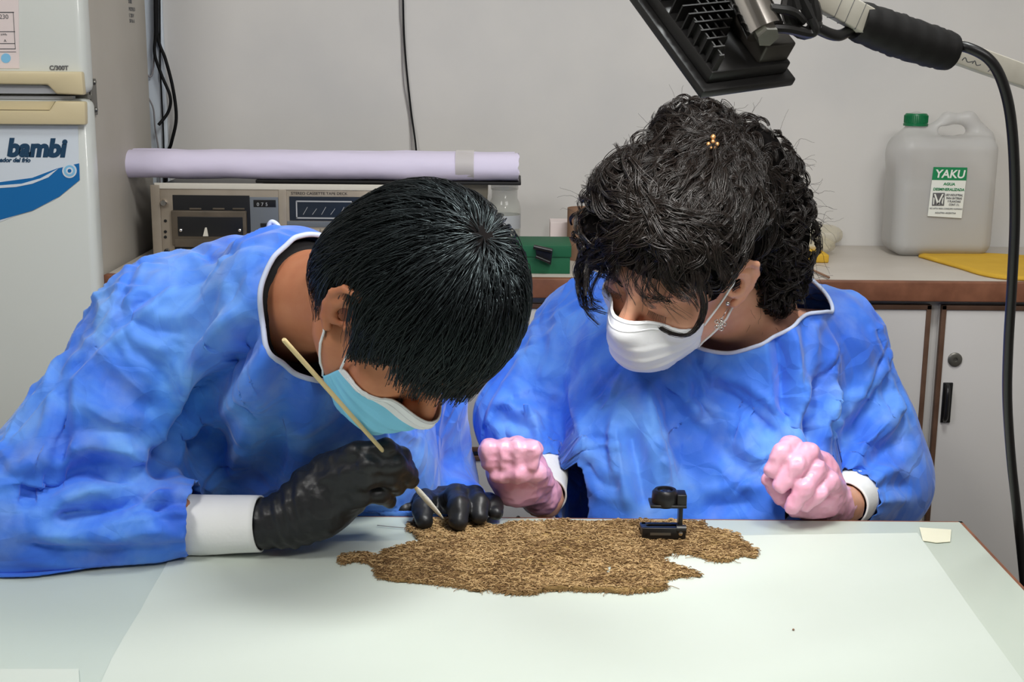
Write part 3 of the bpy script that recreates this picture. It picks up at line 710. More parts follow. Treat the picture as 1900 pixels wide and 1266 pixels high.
M['cap_hair'] = mat('dull_hair_base', S(14, 12, 12), .95, .05)
M['brow'] = mat('eyelash_hair', S(28, 20, 17), .6)
M['glove_k'] = mat('black_nitrile', S(30, 31, 34), .42, .5, bump=(55, .35, .003, 4))
M['glove_p'] = mat('pink_latex', S(242, 182, 206), .30, .5, sss=.1, coat=.2, noise=(16, S(226, 154, 182), 5, .35, .75), bump=(50, .5, .003, 4))
M['mask_blue'] = mat('blue_mask', S(138, 212, 246), .75, .2, bump=(300, .3, .0005)); M['mask_white'] = mat('white_mask', S(240, 242, 247), .75, .2, bump=(300, .3, .0005))
M['gold'] = mat('gold_metal', S(190, 140, 90), .3, .5, metal=.7); M['trouser'] = mat('dark_trousers', S(38, 42, 56), .85); M['shoe'] = mat('black_shoe', S(24, 24, 25), .5)

# ---------------------------------------------------------------- anatomy
def head_shape(f=1.0):
    s = Shape()
    s.ell((0, -.012, .032), (.076*f, .095*f, .088*f))
    s.ell((0, .028, -.03), (.058, .060, .078), k=.03)
    for x in (-1, 1):
        s.cap((x*.053, .0, -.055), (x*.018, .062, -.102), .020, .018, k=.025)
        s.ell((x*.038, .056, -.032), (.024, .024, .022), k=.02)
        s.cap((x*.012, .079, .024), (x*.044, .064, .022), .010, .009, k=.012)
    s.ell((0, .066, -.102), (.020, .018, .016), k=.02)
    s.cap((0, .083, .008), (0, .108, -.030), .0075, .0115, k=.012)
    for x in (-1, 1):
        s.ell((x*.031, .094, -.001), (.017, .012, .011), k=.012, op='-')
        s.ell((x*.031, .0725, -.001), (.0135, .0135, .0125), k=.004)
        s.cap((x*.020, .0845, -.004), (x*.042, .080, -.005), .0022, .0016, k=.003)
        s.ell((x*.012, .098, -.036), (.008, .009, .007), k=.006)
        s.cap((x*.004, .088, -.064), (x*.020, .081, -.066), .0055, .003, k=.006)
        s.cap((x*.004, .087, -.074), (x*.018, .080, -.072), .006, .003, k=.006)
        X = x
        Re = np.array([[.89*X, -.45*X, 0], [.45, .89, 0], [0, 0, 1.]])
        hel = [(.075, .010, .002), (.081, .012, .020), (.086, .004, .034), (.090, -.010, .038), (.0935, -.023, .027), (.0925, -.027, .008), (.0885, -.022, -.010), (.083, -.013, -.024), (.079, -.004, -.031)]
        s.ell((X*.083, -.008, .006), (.0040, .0185, .030), k=.005, R=Re)
        s.ell((X*.0865, -.001, .000), (.0115, .0092, .0135), k=.002, R=Re, op='-')
        s.ell((X*.088, -.001, .021), (.0045, .008, .008), k=.003, R=Re, op='-')
        s.chain([(X*a, b, c) for a, b, c in hel], [.0032, .0034, .0036, .0038, .0038, .0036, .0038, .0050, .0058], k=.003)
        s.chain([(X*.084, -.002, .025), (X*.0885, -.014, .018), (X*.0885, -.017, .0), (X*.084, -.011, -.014)], [.0026]*4, k=.0025)
        s.cap((X*.077, .011, .001), (X*.082, .008, -.006), .0038, .0036, k=.003)
    return s
def hull_shape():
    s = Shape(); s.ell((0, -.012, .03), (.078, .093, .09)); s.ell((0, .03, -.035), (.062, .064, .080), k=.03)
    s.cap((0, .085, .0), (0, .110, -.03), .006, .010, k=.03); s.ell((0, .072, -.095), (.024, .02, .02), k=.05); s.ell((0, .092, -.06), (.02, .012, .03), k=.03)
    return s
def V3(*a): return np.array(a, float)
def pw(x, y, D): return np.array(P(x, y, D))
def tubes_np(paths, radii, n=3):
    "many strands in one mesh: paths (m, k, 3), radii (m, k)"
    paths = np.asarray(paths, float); m_, k, _ = paths.shape
    T = np.gradient(paths, axis=1); T /= np.maximum(np.linalg.norm(T, axis=2, keepdims=True), 1e-9)
    ref = rng.normal(size=(m_, 1, 3)); A = np.cross(T, ref); A /= np.maximum(np.linalg.norm(A, axis=2, keepdims=True), 1e-9); B = np.cross(T, A)
    an = 2*PI*np.arange(n)/n
    V = paths[:, :, None, :] + radii[:, :, None, None]*(A[:, :, None, :]*np.cos(an)[None, None, :, None]+B[:, :, None, :]*np.sin(an)[None, None, :, None])
    idx = np.arange(m_*k*n).reshape(m_, k, n); a = idx[:, :-1, :]; b = np.roll(a, -1, 2); d = idx[:, 1:, :]; c = np.roll(d, -1, 2)
    return V.reshape(-1, 3), np.stack([a, b, c, d], -1).reshape(-1, 4)

# ---------------------------------------------------------------- cloth that buckles: edges grow, the surface stays near its form
def laplace(V, F_, w, n, free=None):
    for _ in range(n):
        acc = np.zeros_like(V); cnt = np.zeros(len(V))
        for a, b in ((0, 1), (1, 2), (2, 3), (3, 0)):
            i, j = F_[:, a], F_[:, b]
            for d in range(3): acc[:, d] += np.bincount(i, V[j, d], len(V))+np.bincount(j, V[i, d], len(V))
            cnt += np.bincount(i, minlength=len(V))+np.bincount(j, minlength=len(V))
        L = acc/cnt[:, None]-V
        V = V+L*(w if free is None else w*free[:, None])
    return V
def buckle(V, F_, growth, along=None, iters=140, out=.022, inn=.012, stiff=.25, seed=1, amp=.004, scale=16, floor=None):
    E = np.concatenate([F_[:, [0, 1]], F_[:, [1, 2]], F_[:, [2, 3]], F_[:, [3, 0]]]); E = np.unique(np.sort(E, 1), axis=0)
    E = np.concatenate([E, F_[:, [0, 2]], F_[:, [1, 3]]]); i, j = E[:, 0], E[:, 1]
    N0 = vnormals(V, F_); V0 = V.copy(); e = V[j]-V[i]; L0 = np.linalg.norm(e, axis=1); g = (growth[i]+growth[j])/2
    if along is not None:
        t = along[i]+along[j]; t /= np.maximum(np.linalg.norm(t, axis=1, keepdims=True), 1e-6)
        c2 = (np.einsum('ij,ij->i', e, t)/np.maximum(L0, 1e-9))**2; g = g*(1-c2)**1.0
    L = L0*(1+g)
    V = V+N0*(amp*(vnoise(V, scale, seed)+.6*vnoise(V, scale*2.1, seed+3)))[:, None]*np.clip(growth*12, 0, 1)[:, None]
    deg = np.bincount(i, minlength=len(V))+np.bincount(j, minlength=len(V))
    fr = np.clip(growth*25, 0, 1)[:, None]
    for it in range(iters):
        d = V[j]-V[i]; l = np.linalg.norm(d, axis=1); c = d*((l-L)/np.maximum(l, 1e-9)*.5)[:, None]
        dv = np.stack([np.bincount(i, c[:, k], len(V))-np.bincount(j, c[:, k], len(V)) for k in range(3)], 1)/deg[:, None]*1.6
        V = V+dv*fr
        off = V-V0; nn = np.einsum('ij,ij->i', off, N0); tt = off-nn[:, None]*N0
        V = V0+tt*.985+N0*np.clip(nn, -inn, out)[:, None]
        if it % 3 == 0: V = laplace(V, F_, stiff, 1)
        if floor is not None: V[:, 2] = np.maximum(V[:, 2], floor(V) if callable(floor) else floor)
    return V
def crease(V, N, segs):
    "valleys and ridges of the cloth: (polyline, depth, width)"
    for pts, dep, wd in segs:
        pts = [np.array(p) for p in pts]; best = np.full(len(V), 9.0); tt = np.zeros(len(V)); L = len(pts)-1
        for a in range(L):
            ba = pts[a+1]-pts[a]; pa = V-pts[a]; h = np.clip((pa@ba)/(ba@ba), 0, 1); d = np.linalg.norm(pa-h[:, None]*ba, axis=1)
            m_ = d < best; best[m_] = d[m_]; tt[m_] = (a+h[m_])/L
        taper = np.clip(np.minimum(tt, 1-tt)*5+.15, 0, 1)
        V = V + N*(dep*taper*(np.exp(-best/wd)*1.15-.40*np.exp(-((best-2.2*wd)/wd)**2)))[:, None]
    return V
def proj(V):
    d = V-np.array(CAM); z = d@np.array(_f); return 950+F_PX*(d@np.array(_r))/z, 633-F_PX*(d@np.array(_u))/z, z
def snapped(V, lines):
    "fold lines drawn where the photograph shows them, laid onto the nearest surface of the cloth"
    x, y, z = proj(V); out = []
    for pts, dep, wd in lines:
        q_ = smooth_path([Vector((a, b, 0)) for a, b in pts], 5); L_ = []
        for p in q_:
            d2 = (x-p.x)**2+(y-p.y)**2; m_ = d2 < 200
            if not m_.any(): continue
            k = np.where(m_, z, 99).argmin(); zz = z[k]; L_.append(pw(p.x, p.y, V[k, 1]))
        if len(L_) > 2: out.append((L_[::2] if len(L_) > 5 else L_, dep, wd))
    return out
def random_creases(V, field, n, seed, zmin=.80, dep=(.0016, .0046), wd=(.0032, .0068), ln=(5, 12)):
    "small sharp folds wandering over the cloth"
    r_ = np.random.default_rng(seed); N = vnormals(V, FCUR[0]); idx = np.where(V[:, 2] > zmin)[0]; out = np.zeros(len(V))
    for _ in range(n):
        k = r_.choice(idx); p = V[k].copy(); d = field[k]*r_.choice([-1, 1])+r_.normal(size=3)*.55; L_ = [p]; kk = k
        for s_ in range(r_.integers(*ln)):
            nn = N[kk]; d = d-nn*(d@nn); d = d/max(np.linalg.norm(d), 1e-6)+r_.normal(size=3)*.09; p = L_[-1]+d*.013
            near = np.abs(V[:, 0]-p[0]) < .02; ii = np.where(near)[0]
            if not len(ii): break
            kk = ii[((V[ii]-p)**2).sum(1).argmin()]; L_.append(V[kk].copy())
        if len(L_) < 3: continue
        L_ = np.array(L_); lo = L_.min(0)-.03; hi = L_.max(0)+.03; m_ = ((V > lo) & (V < hi)).all(1)
        sg = -1 if r_.random() < .6 else 1
        W_ = crease(V[m_], N[m_], [(list(L_), sg*r_.uniform(*dep), r_.uniform(*wd))])
        out[m_] += np.einsum('ij,ij->i', W_-V[m_], N[m_])
    return laplace(V+N*np.clip(out, -.008, .008)[:, None], FCUR[0], .35, 1)
FCUR = [None]
def keep_outside(V, shp, c0, off=.005):
    v = shp.val(V); off = off+.008*np.clip((.22-np.linalg.norm(V-c0, axis=1))/.04, 0, 1); m_ = v < off
    if m_.any(): V[m_] += shp.grad(V[m_])*(off-v)[m_][:, None]
    return V
def gather(V, E_, W_, t, r_t, ln=.035, seed=1):
    "elastic sleeve end: drawn in to radius r_t with small puckers"
    a = (W_-E_)/np.linalg.norm(W_-E_); c0 = W_-a*t; s_ = (c0-V)@a; m_ = (s_ > -.02) & (s_ < ln) & (d_cap(V, W_-a*(t+ln), W_, 0, 0) < .075)
    q_ = V[m_]; ax_ = c0-a*s_[m_][:, None]; rad = q_-ax_; rr_ = np.linalg.norm(rad, axis=1); w_ = np.clip(1-s_[m_]/ln, 0, 1)**1.5
    ref = np.cross(a, V3(0, 0, 1)); ref /= np.linalg.norm(ref); up = np.cross(ref, a); th = np.arctan2(rad@up, rad@ref)
    tgt = r_t+.0022*np.sin(th*11+seed)*np.clip(s_[m_]/.012, 0, 1)+.0015*np.sin(th*17+2*seed)
    new = rr_*(1-w_)+tgt*w_; V[m_] = ax_+rad/np.maximum(rr_, 1e-6)[:, None]*new[:, None]; return V
def subdiv(V, F_):
    me = np_mesh('tmp', V, F_); o = bpy.data.objects.new('tmp', me); COL.objects.link(o); md = o.modifiers.new('s', 'SUBSURF'); md.levels = 1; md.render_levels = 1
    bpy.context.view_layer.update(); e = o.evaluated_get(bpy.context.evaluated_depsgraph_get()).to_mesh()
    W_ = np.empty(len(e.vertices)*3, np.float32); e.vertices.foreach_get('co', W_); G_ = np.empty(len(e.loops), np.int32); e.loops.foreach_get('vertex_index', G_)
    W_ = W_.reshape(-1, 3).astype(float); G_ = G_.reshape(-1, 4).astype(int); bpy.data.objects.remove(o); bpy.data.meshes.remove(me); return W_, G_
def cut(V, F_, val):
    "drop the faces where val > 0 and pull the border onto val = 0; returns the border loops too"
    keep = (val[F_] > 0).sum(1) < 2
    F2 = F_[keep]; used = np.zeros(len(V), bool); used[F2.ravel()] = True
    mp = -np.ones(len(V), int); mp[used] = np.arange(used.sum()); return V[used], mp[F2], used
def border_loops(F_):
    E = np.concatenate([F_[:, [0, 1]], F_[:, [1, 2]], F_[:, [2, 3]], F_[:, [3, 0]]]); E, n_ = np.unique(np.sort(E, 1), axis=0, return_counts=True)
    nb = {}
    for a, b in E[n_ == 1].tolist(): nb.setdefault(a, []).append(b); nb.setdefault(b, []).append(a)
    loops = []; seen = set()
    for s_ in nb:
        if s_ in seen: continue
        lp = [s_]; seen.add(s_); cur = s_
        while True:
            nx = [x for x in nb[cur] if x not in seen]
            if not nx: break
            cur = nx[0]; seen.add(cur); lp.append(cur)
        loops.append(lp)
    return sorted(loops, key=len, reverse=True)
def solidify(o, t):
    md = o.modifiers.new('thickness', 'SOLIDIFY'); md.thickness = t; md.offset = -1; return o
def smooth_border(V, lp, n=6):
    P_ = V[lp].copy()
    for _ in range(n): P_ = P_*.5+(np.roll(P_, 1, 0)+np.roll(P_, -1, 0))*.25
    V[lp] = P_; return P_

# ---------------------------------------------------------------- surgical mask: a pleated sheet laid over nose, cheeks and chin
def make_mask(par, Mh, O, col, colours=False, th=66, label=None, top=-.008, bot=-.122, side=(-.038, -.090), xoff=.004):
    H = hull_shape(); nu, nv = 61, 41
    U_, W_ = np.meshgrid(np.linspace(-1, 1, nu), np.linspace(0, 1, nv), indexing='ij'); a = np.abs(U_)
    zt = top+(side[0]-top)*a**1.4; zb = bot+(side[1]-bot)*a**1.8
    z = zt+(zb-zt)*W_; ang = np.radians(th)*U_
    dirs = np.stack([np.sin(ang), np.cos(ang), np.zeros_like(ang)], -1)
    org = np.stack([np.zeros_like(z), np.full_like(z, .012), z], -1)
    lo = np.full(z.shape, .02); hi = np.full(z.shape, .16)
    for _ in range(18):
        mid = (lo+hi)/2; v = H.val(org+dirs*mid[..., None]); lo = np.where(v < xoff, mid, lo); hi = np.where(v < xoff, hi, mid)
    r = (lo+hi)/2; HS = Shape(); HS.ops = head_shape().ops[:18]; r2 = np.full(z.shape, .02); fnd = np.zeros(z.shape, bool)
    for rr_ in np.arange(.15, .03, -.0015):
        v = HS.val(org+dirs*rr_); nw = (v < .003) & ~fnd; r2[nw] = rr_; fnd |= nw
    r = np.maximum(np.maximum(r, r2), .05)
    # pleats
    for c_ in (.34, .52, .70): r += .0032*np.clip((W_-c_)/.02, 0, 1)*np.clip((c_+.14-W_)/.12, 0, 1)*(1-a**3)*(1 if colours else .5)
    r += .0012*np.sin(U_*9+W_*7)*(1-a)
    Q = org+dirs*r[..., None]; V = Q.reshape(-1, 3)@np.array(Mh).T+O
    idx = np.arange(nu*nv).reshape(nu, nv); F_ = np.stack([idx[:-1, :-1], idx[1:, :-1], idx[1:, 1:], idx[:-1, 1:]], -1).reshape(-1, 4)
    me = np_mesh('mask', V, F_); o = child('mask', me, col, par, label); solidify(o, .0014)
    if colours:
        Wc = W_[:-1, :-1].reshape(-1); mi = (Wc < .17).astype(int); mi[(a[:-1, :-1].reshape(-1) > .97)] = 1; me.polygons.foreach_set('material_index', mi.astype(np.int32))
    for w_ in (.03, .10):
        k = int(round(w_*(nv-1))); child('nose_wire_fold' if w_ > .05 else 'hem', MB().tube([Vector(p) for p in V.reshape(nu, nv, 3)[4:-4, k]], .0009, 6).mesh('hem'), M['mask_white'], o)
    return o, V.reshape(nu, nv, 3)
def ear_loop(par, Mh, O, mv, side, mat_, skip=()):
    E = lambda x, y, z: np.array(Mh)@np.array((x*side, y, z))+O
    u = -1 if side > 0 else 0
    c = mv[(-1 if side > 0 else 0)]
    top, bot = c[2], c[-3]
    p = [Vector(top), Vector(E(.078, .024, -.008)), Vector(E(.083, .014, .020)), Vector(E(.081, -.002, .040)), Vector(E(.080, -.020, .032)), Vector(E(.080, -.024, .008)), Vector(E(.078, -.018, -.016)), Vector(E(.077, -.007, -.036)), Vector(bot)]
    if 'straight' in skip: p = [Vector(top), Vector(E(.084, .016, .012)), Vector(E(.081, .0, .040)), Vector(E(.080, -.020, .032)), Vector(E(.080, -.024, .006)), Vector(E(.078, -.010, -.034)), Vector(bot)]
    q_ = np.array([tuple(v) for v in smooth_path(p, 6)]); HS = head_shape().moved(Mh, O)
    for _ in range(3):
        v = HS.val(q_); m_ = v < .0016; m_[:2] = False; m_[-2:] = False
        if m_.any(): q_[m_] += HS.grad(q_[m_])*(.0016-v)[m_][:, None]
    return child('ear_loop', MB().tube([Vector(v) for v in q_], .0014, 8).mesh('ear_loop'), mat_, par)

# ---------------------------------------------------------------- glove wrinkles
def glove(par, shp, lo, hi, h, m_, label=None, seed=1, amp=.0012, extra=None):
    V, F_ = shp.mesh(lo, hi, h); N = vnormals(V, F_)
    w_ = 1-np.abs(vnoise(V, 70, seed)); V = V+N*(amp*(w_**2-.5)+amp*.6*vnoise(V, 150, seed+2))[:, None]
    if extra: V = extra(V, N)
    return child('glove', np_mesh('glove', V, F_), m_, par, label), V

# ================================================================ person on the left
def frame(F0, U0, roll=0):
    F0 = V3(*F0)/np.linalg.norm(F0); U0 = V3(*U0); U0 = U0-F0*(U0@F0); U0 /= np.linalg.norm(U0); R0 = np.cross(F0, U0)
    if roll: c, s = math.cos(roll), math.sin(roll); U0, R0 = U0*c+R0*s, R0*c-U0*s
    return np.stack([R0, F0, U0], 1)
def legs_shape(hipL, hipR, kneeL, kneeR, ankL, ankR, pel):
    s = Shape()
    s.ell(pel, (.17, .13, .12), k=.03)
    for h_, k_, a_ in ((hipL, kneeL, ankL), (hipR, kneeR, ankR)):
        s.cap(h_, k_, .082, .058, k=.04).cap(k_, a_, .056, .040, k=.03)
    return s
def person(name, label, base): return thing(name, label, 'person', base)

A = {}
A['pel'] = V3(-.40, 1.90, .54); A['NB'] = pw(535, 560, 1.47)
A['SR'] = pw(290, 630, 1.50); A['SL'] = pw(758, 690, 1.72)
A['ER'] = V3(-.528, 1.400, .800); A['WR'] = V3(-.262, 1.405, .784)
A['EL'] = pw(786, 925, 1.80); A['WL'] = pw(846, 940, 1.67)
MhA = frame((.391, -.281, -.877), (.678, -.556, .481)); OA = V3(-.1114, 1.3454, 1.0436)
pa = person('person', 'person with short black hair and black gloves bending low over the textile', (-.40, 1.85, 0))
hA = head_shape().moved(MhA, OA)
def body_shape(B, Mh, O, nr=.052):
    s = Shape(); mid = (B['SR']+B['SL'])/2; ch = mid*.72+B['pel']*.28; sx = (B['SL']-B['SR']); sx /= np.linalg.norm(sx); up = B['NB']-B['pel']; up -= sx*(up@sx); up /= np.linalg.norm(up); fw = np.cross(sx, up)
    R_ = np.stack([sx, fw, up], 1); B['R'] = R_
    s.ell(ch, (.155, .105, .19), k=.05, R=R_); s.cap(B['pel'], ch, .125, .12, k=.05); s.ell(B['pel'], (.16, .12, .12), k=.05)
    s.cap(B['SR']-sx*-.03, B['SL']-sx*.03, .055, .055, k=.05); s.cap(mid, B['NB'], .075, .055, k=.04)
    for S_, E_, W_ in ((B['SR'], B['ER'], B['WR']), (B['SL'], B['EL'], B['WL'])):
        s.cap(S_, E_, .052, .032, k=.04); s.cap(E_, W_, .030, .021, k=.02)
    nb = O+Mh@V3(0, -.028, -.055)
    s.cap(nb, B['NB'], nr, nr*1.12, k=.02)
    return s
sA = body_shape(A, MhA, OA)
sA.plus(legs_shape(A['pel']+V3(.09, 0, 0), A['pel']-V3(.09, 0, 0), V3(-.20, 1.50, .53), V3(-.50, 1.50, .53), V3(-.20, 1.62, .08), V3(-.52, 1.62, .08), A['pel']))
for x in (-.20, -.52): sA.cap((x, 1.62, .04), (x, 1.46, .03), .036, .028, k=.03)
for W_, d_ in ((A['WR'], V3(.055, .0, .022)), (A['WL'], V3(0, -.06, .0))):
    sA.cap(W_, W_+d_, .022, .018, k=.02)
sA.plus(hA)
def axes(lo, hi, flo, fhi, fine, coarse):
    out = []
    for i in range(3):
        a = np.concatenate([np.arange(lo[i], flo[i], coarse), np.arange(flo[i], fhi[i], fine), np.arange(fhi[i], hi[i]+coarse, coarse)]); out.append(a)
    return out
hc = OA+MhA@V3(0, .01, -.02)
V, F_ = sA.mesh(None, None, axes((-.68, 1.12, -.02), (.10, 2.12, 1.2), hc-.15, hc+.15, .0026, .016))
bodyA = child('body', np_mesh('body', V, F_), M['skin_a'], pa)
# trousers and shoes under the table
tr_ = legs_shape(A['pel']+V3(.09, 0, 0), A['pel']-V3(.09, 0, 0), V3(-.20, 1.50, .53), V3(-.50, 1.50, .53), V3(-.20, 1.62, .08), V3(-.52, 1.62, .08), A['pel'])
tr_.ops = [(op, (lambda f: lambda Q: f(Q)-.012)(f), c, r+.012, k) for op, f, c, r, k in tr_.ops]
V, F_ = tr_.mesh((-.72, 1.36, .03), (-.05, 2.12, .72), .014); child('trousers', np_mesh('trousers', V, F_), M['trouser'], pa)
for x in (-.20, -.52):
    V, F_ = Shape().cap((x, 1.65, .045), (x, 1.44, .035), .045, .036).cap((x, 1.62, .05), (x, 1.62, .09), .045, .045).mesh((x-.08, 1.36, -.02), (x+.08, 1.74, .14), .01)
    V[:, 2] = np.maximum(V[:, 2], .001); child('shoe', np_mesh('shoe', V, F_), M['shoe'], pa)
# shirt and gown
def torso_cloth(B, t, arms, k=.06, extra=None, elb=1.0):
    s = Shape(); mid = (B['SR']+B['SL'])/2; ch = mid*.70+B['pel']*.30; R_ = B['R']; sx = R_[:, 0]
    s.ell(ch, (.165+t, .115+t, .20+t), k=k, R=R_); s.cap(B['pel'], ch, .15+t, .13+t, k=k); s.ell(B['pel'], (.18+t, .14+t, .10+t), k=k)
    s.cap(B['SR']+sx*.03, B['SL']-sx*.03, .062+t, .062+t, k=k); s.cap(mid, B['NB'], .085+t, .07+t, k=k)
    if extra: extra(s)
    for S_, E_, W_ in arms:
        s.cap(S_, E_, .058+t, (.056+t)*elb, k=.045); s.cap(E_, W_, (.056+t)*elb, .036+t*.5, k=.03)
    return s
nA = (OA+MhA@V3(0, -.028, -.055))-A['NB']; nA /= np.linalg.norm(nA)
A['nc'] = A['NB']+nA*.000
def neckcut(V, n, c, rad, back=.09):
    d = V-c; h_ = d@n; rr_ = np.linalg.norm(d-h_[:, None]*n, axis=1)
    return np.where(h_ > -back, rad-rr_, -1)
def ring_loop(V, loops, c):
    "the border loop that runs round the neck"
    L_ = [lp for lp in loops if len(lp) > 20]; return min(L_, key=lambda lp: np.linalg.norm(V[lp].mean(0)-c))
sh = torso_cloth(A, .004, []); V, F_ = sh.mesh((-.65, 1.3, .45), (0, 2.1, 1.25), .012)
cA = pw(612, 572, 1.43)
v = np.maximum(neckcut(V, nA, cA, .066), np.linalg.norm(V-cA, axis=1)-.150); V, F_, _ = cut(V, F_, v); smooth_border(V, ring_loop(V, border_loops(F_), cA), 12)
o = child('shirt', np_mesh('shirt', V, F_), M['shirt'], pa, 'black shirt collar'); solidify(o, .003)
def exA(s):
    s.cap(pw(520, 640, 1.47), pw(600, 860, 1.60), .075, .10, k=.06)
    s.cap(pw(640, 700, 1.52), pw(690, 900, 1.62), .06, .085, k=.06)
    s.cap(pw(310, 900, 1.50), pw(150, 980, 1.43), .05, .05, k=.05)
    s.cap(pw(310, 560, 1.50), pw(440, 500, 1.56), .04, .04, k=.05)
gA = torso_cloth(A, .016, [(A['SR'], A['ER'], A['WR']-V3(.075, 0, 0)), (A['SL'], A['EL'], A['WL'])], extra=exA, elb=1.05)
V, F_ = gA.mesh((-.80, 1.20, .40), (.08, 2.18, 1.25), .0052)
def deep_g(V, B): return np.clip((V[:, 2]-.55)/.1, 0, 1)
c_ = (A['WR']-A['ER']); c_ /= np.linalg.norm(c_)
def armcut(V, E_, W_, t, r_=.056):
    a = (W_-E_)/np.linalg.norm(W_-E_); return np.where(d_cap(V, W_-a*(t+.01), W_+a*.06, 0, 0) < r_, (V-(W_-a*t))@a, -1)
cw = armcut(V, A['ER'], A['WR'], .082, .07); cwl = -1
nv_ = neckcut(V, nA, cA, .080)
V, F_, used = cut(V, F_, np.maximum(np.maximum(nv_, cw), cwl))
loops = border_loops(F_)
for lp in loops[:3]: smooth_border(V, lp, 10)
# fold directions: along the arms on the sleeves, from the neck down on the chest
def foldfield(V, B):
    t = np.tile(B['pel']-B['NB'], (len(V), 1)); t /= np.linalg.norm(t, axis=1, keepdims=True); best = np.full(len(V), .10)
    for S_, E_, W_ in ((B['SR'], B['ER'], B['WR']), (B['SL'], B['EL'], B['WL'])):
        for a, b, mix in ((S_, E_, .55), (E_, W_, .2)):
            d = d_cap(V, a, b, 0, 0); ax_ = (b-a)/np.linalg.norm(b-a); m_ = d < best
            rad = V-a; rad = rad-(rad@ax_)[:, None]*ax_; cir = np.cross(ax_, rad); cir /= np.maximum(np.linalg.norm(cir, axis=1, keepdims=True), 1e-6)
            t[m_] = (ax_*(1-mix)+cir*mix)[m_]; best[m_] = d[m_]
    return t
cr = [([(240, 640), (300, 690), (335, 760), (338, 800)], -.006, .007),
      ([(480, 600), (410, 690), (340, 790), (285, 885)], -.040, .012),
      ([(450, 560), (370, 680), (320, 790)], .014, .014),
      ([(500, 600), (470, 720), (440, 840), (420, 905)], .014, .014),
      ([(540, 680), (525, 800), (500, 900)], -.012, .012),
      ([(20, 925), (110, 890), (170, 865), (290, 893)], -.026, .012),
      ([(130, 870), (150, 845), (230, 845), (290, 885)], .014, .010),
      ([(112, 700), (112, 780), (112, 865)], -.013, .007),
      ([(112, 700), (200, 610), (320, 505)], -.012, .006),
      ([(90, 960), (200, 945), (270, 905)], -.016, .011), ([(60, 1000), (170, 975), (300, 960)], .010, .011),
      ([(250, 965), (310, 935), (365, 930)], -.011, .007), ([(280, 905), (330, 950), (365, 965)], .009, .008),
      ([(180, 1000), (280, 985), (370, 990)], .010, .009), ([(280, 970), (370, 962)], -.008, .006),
      ([(30, 1010), (160, 1030), (350, 1030)], -.009, .008), ([(205, 570), (310, 620), (400, 580)], -.006, .008),
      ([(430, 500), (420, 580), (360, 640)], -.007, .008), ([(380, 520), (350, 600), (330, 640)], .006, .009), ([(140, 740), (240, 800), (320, 850)], .009, .016)]
g_ = .055*np.clip((V[:, 2]-.62)/.08, 0, 1)
for lp in loops[:3]:
    for p_ in V[lp][::4]: g_ *= np.clip(np.linalg.norm(V-p_, axis=1)/.03-.25, 0, 1)
tabfl = lambda V: np.where(V[:, 1] < ty1+.004, ZTb+.0035, -9)
V = buckle(V, F_, g_, foldfield(V, A), iters=170, out=.020, inn=.012, stiff=.12, seed=3, amp=.005, floor=tabfl)
V = laplace(V, F_, .3, 1); V, F_ = subdiv(V, F_); loops = border_loops(F_); FCUR[0] = F_; V = random_creases(V, foldfield(V, A), 120, 4); V = crease(V, vnormals(V, F_), snapped(V, cr)); V = keep_outside(V, sA, cA); V = gather(V, A['ER'], A['WR'], .082, .043, seed=2); 
lim = np.where(V[:, 0] > -.375, ty1+.004-1.3*np.maximum(V[:, 2]-ZTb-.01, 0), -9); nearhand = np.linalg.norm(V-A['WL'], axis=1) < .07
nearhand |= d_cap(V, A['ER'], A['WR']-V3(.13, 0, 0), 0, 0) < .085; V[:, 1] = np.where(nearhand, V[:, 1], np.maximum(V[:, 1], lim)); V[:, 2] = np.maximum(V[:, 2], tabfl(V))
smooth_border(V, ring_loop(V, loops, cA), 25)
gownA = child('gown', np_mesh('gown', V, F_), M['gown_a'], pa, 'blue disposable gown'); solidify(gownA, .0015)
VgA, FgA = V, F_
if 1:
        lp = ring_loop(V, loops, cA); child('neck_piping', MB().tube([Vector(p) for p in V[lp]], .0030, 8, closed=True).mesh('piping'), M['piping'], pa, 'white neck binding')
# tie loop at the nape
child('tie', MB().tube(smooth_path([P(432, 470, 1.50), P(440, 456, 1.50), P(470, 447, 1.50), P(505, 446, 1.50), P(522, 444, 1.49), P(516, 420, 1.49), P(504, 412, 1.49), P(499, 424, 1.49), P(512, 440, 1.49), P(518, 450, 1.49)], 6), .0028, 8).mesh('tie'), M['piping'], pa, 'white tie loop standing up at the nape')
fl_ = MB(); V_ = []; 
top = [P(425, 474, 1.53), P(462, 452, 1.54), P(497, 428, 1.54), P(522, 440, 1.55), P(560, 446, 1.57), P(600, 462, 1.60), P(640, 475, 1.62)]
bot = [P(440, 500, 1.54), P(470, 476, 1.56), P(500, 462, 1.57), P(530, 466, 1.58), P(565, 474, 1.59), P(600, 492, 1.62), P(640, 510, 1.64)]
ts = smooth_path(top, 5); bs = smooth_path(bot, 5); nr_ = 6
for i in range(len(ts)):
    for j in range(nr_): c = ts[i].lerp(bs[i], j/(nr_-1)); V_.append((c.x, c.y+.006*math.sin(i*.9+j), c.z))
Fq = [[i*nr_+j, i*nr_+j+1, (i+1)*nr_+j+1, (i+1)*nr_+j] for i in range(len(ts)-1) for j in range(nr_-1)]
fl_.add(V_, Fq); o = child('collar_flap', fl_.mesh('flap'), M['gown_a'], pa, 'raised blue back edge of the gown'); solidify(o, .0015)
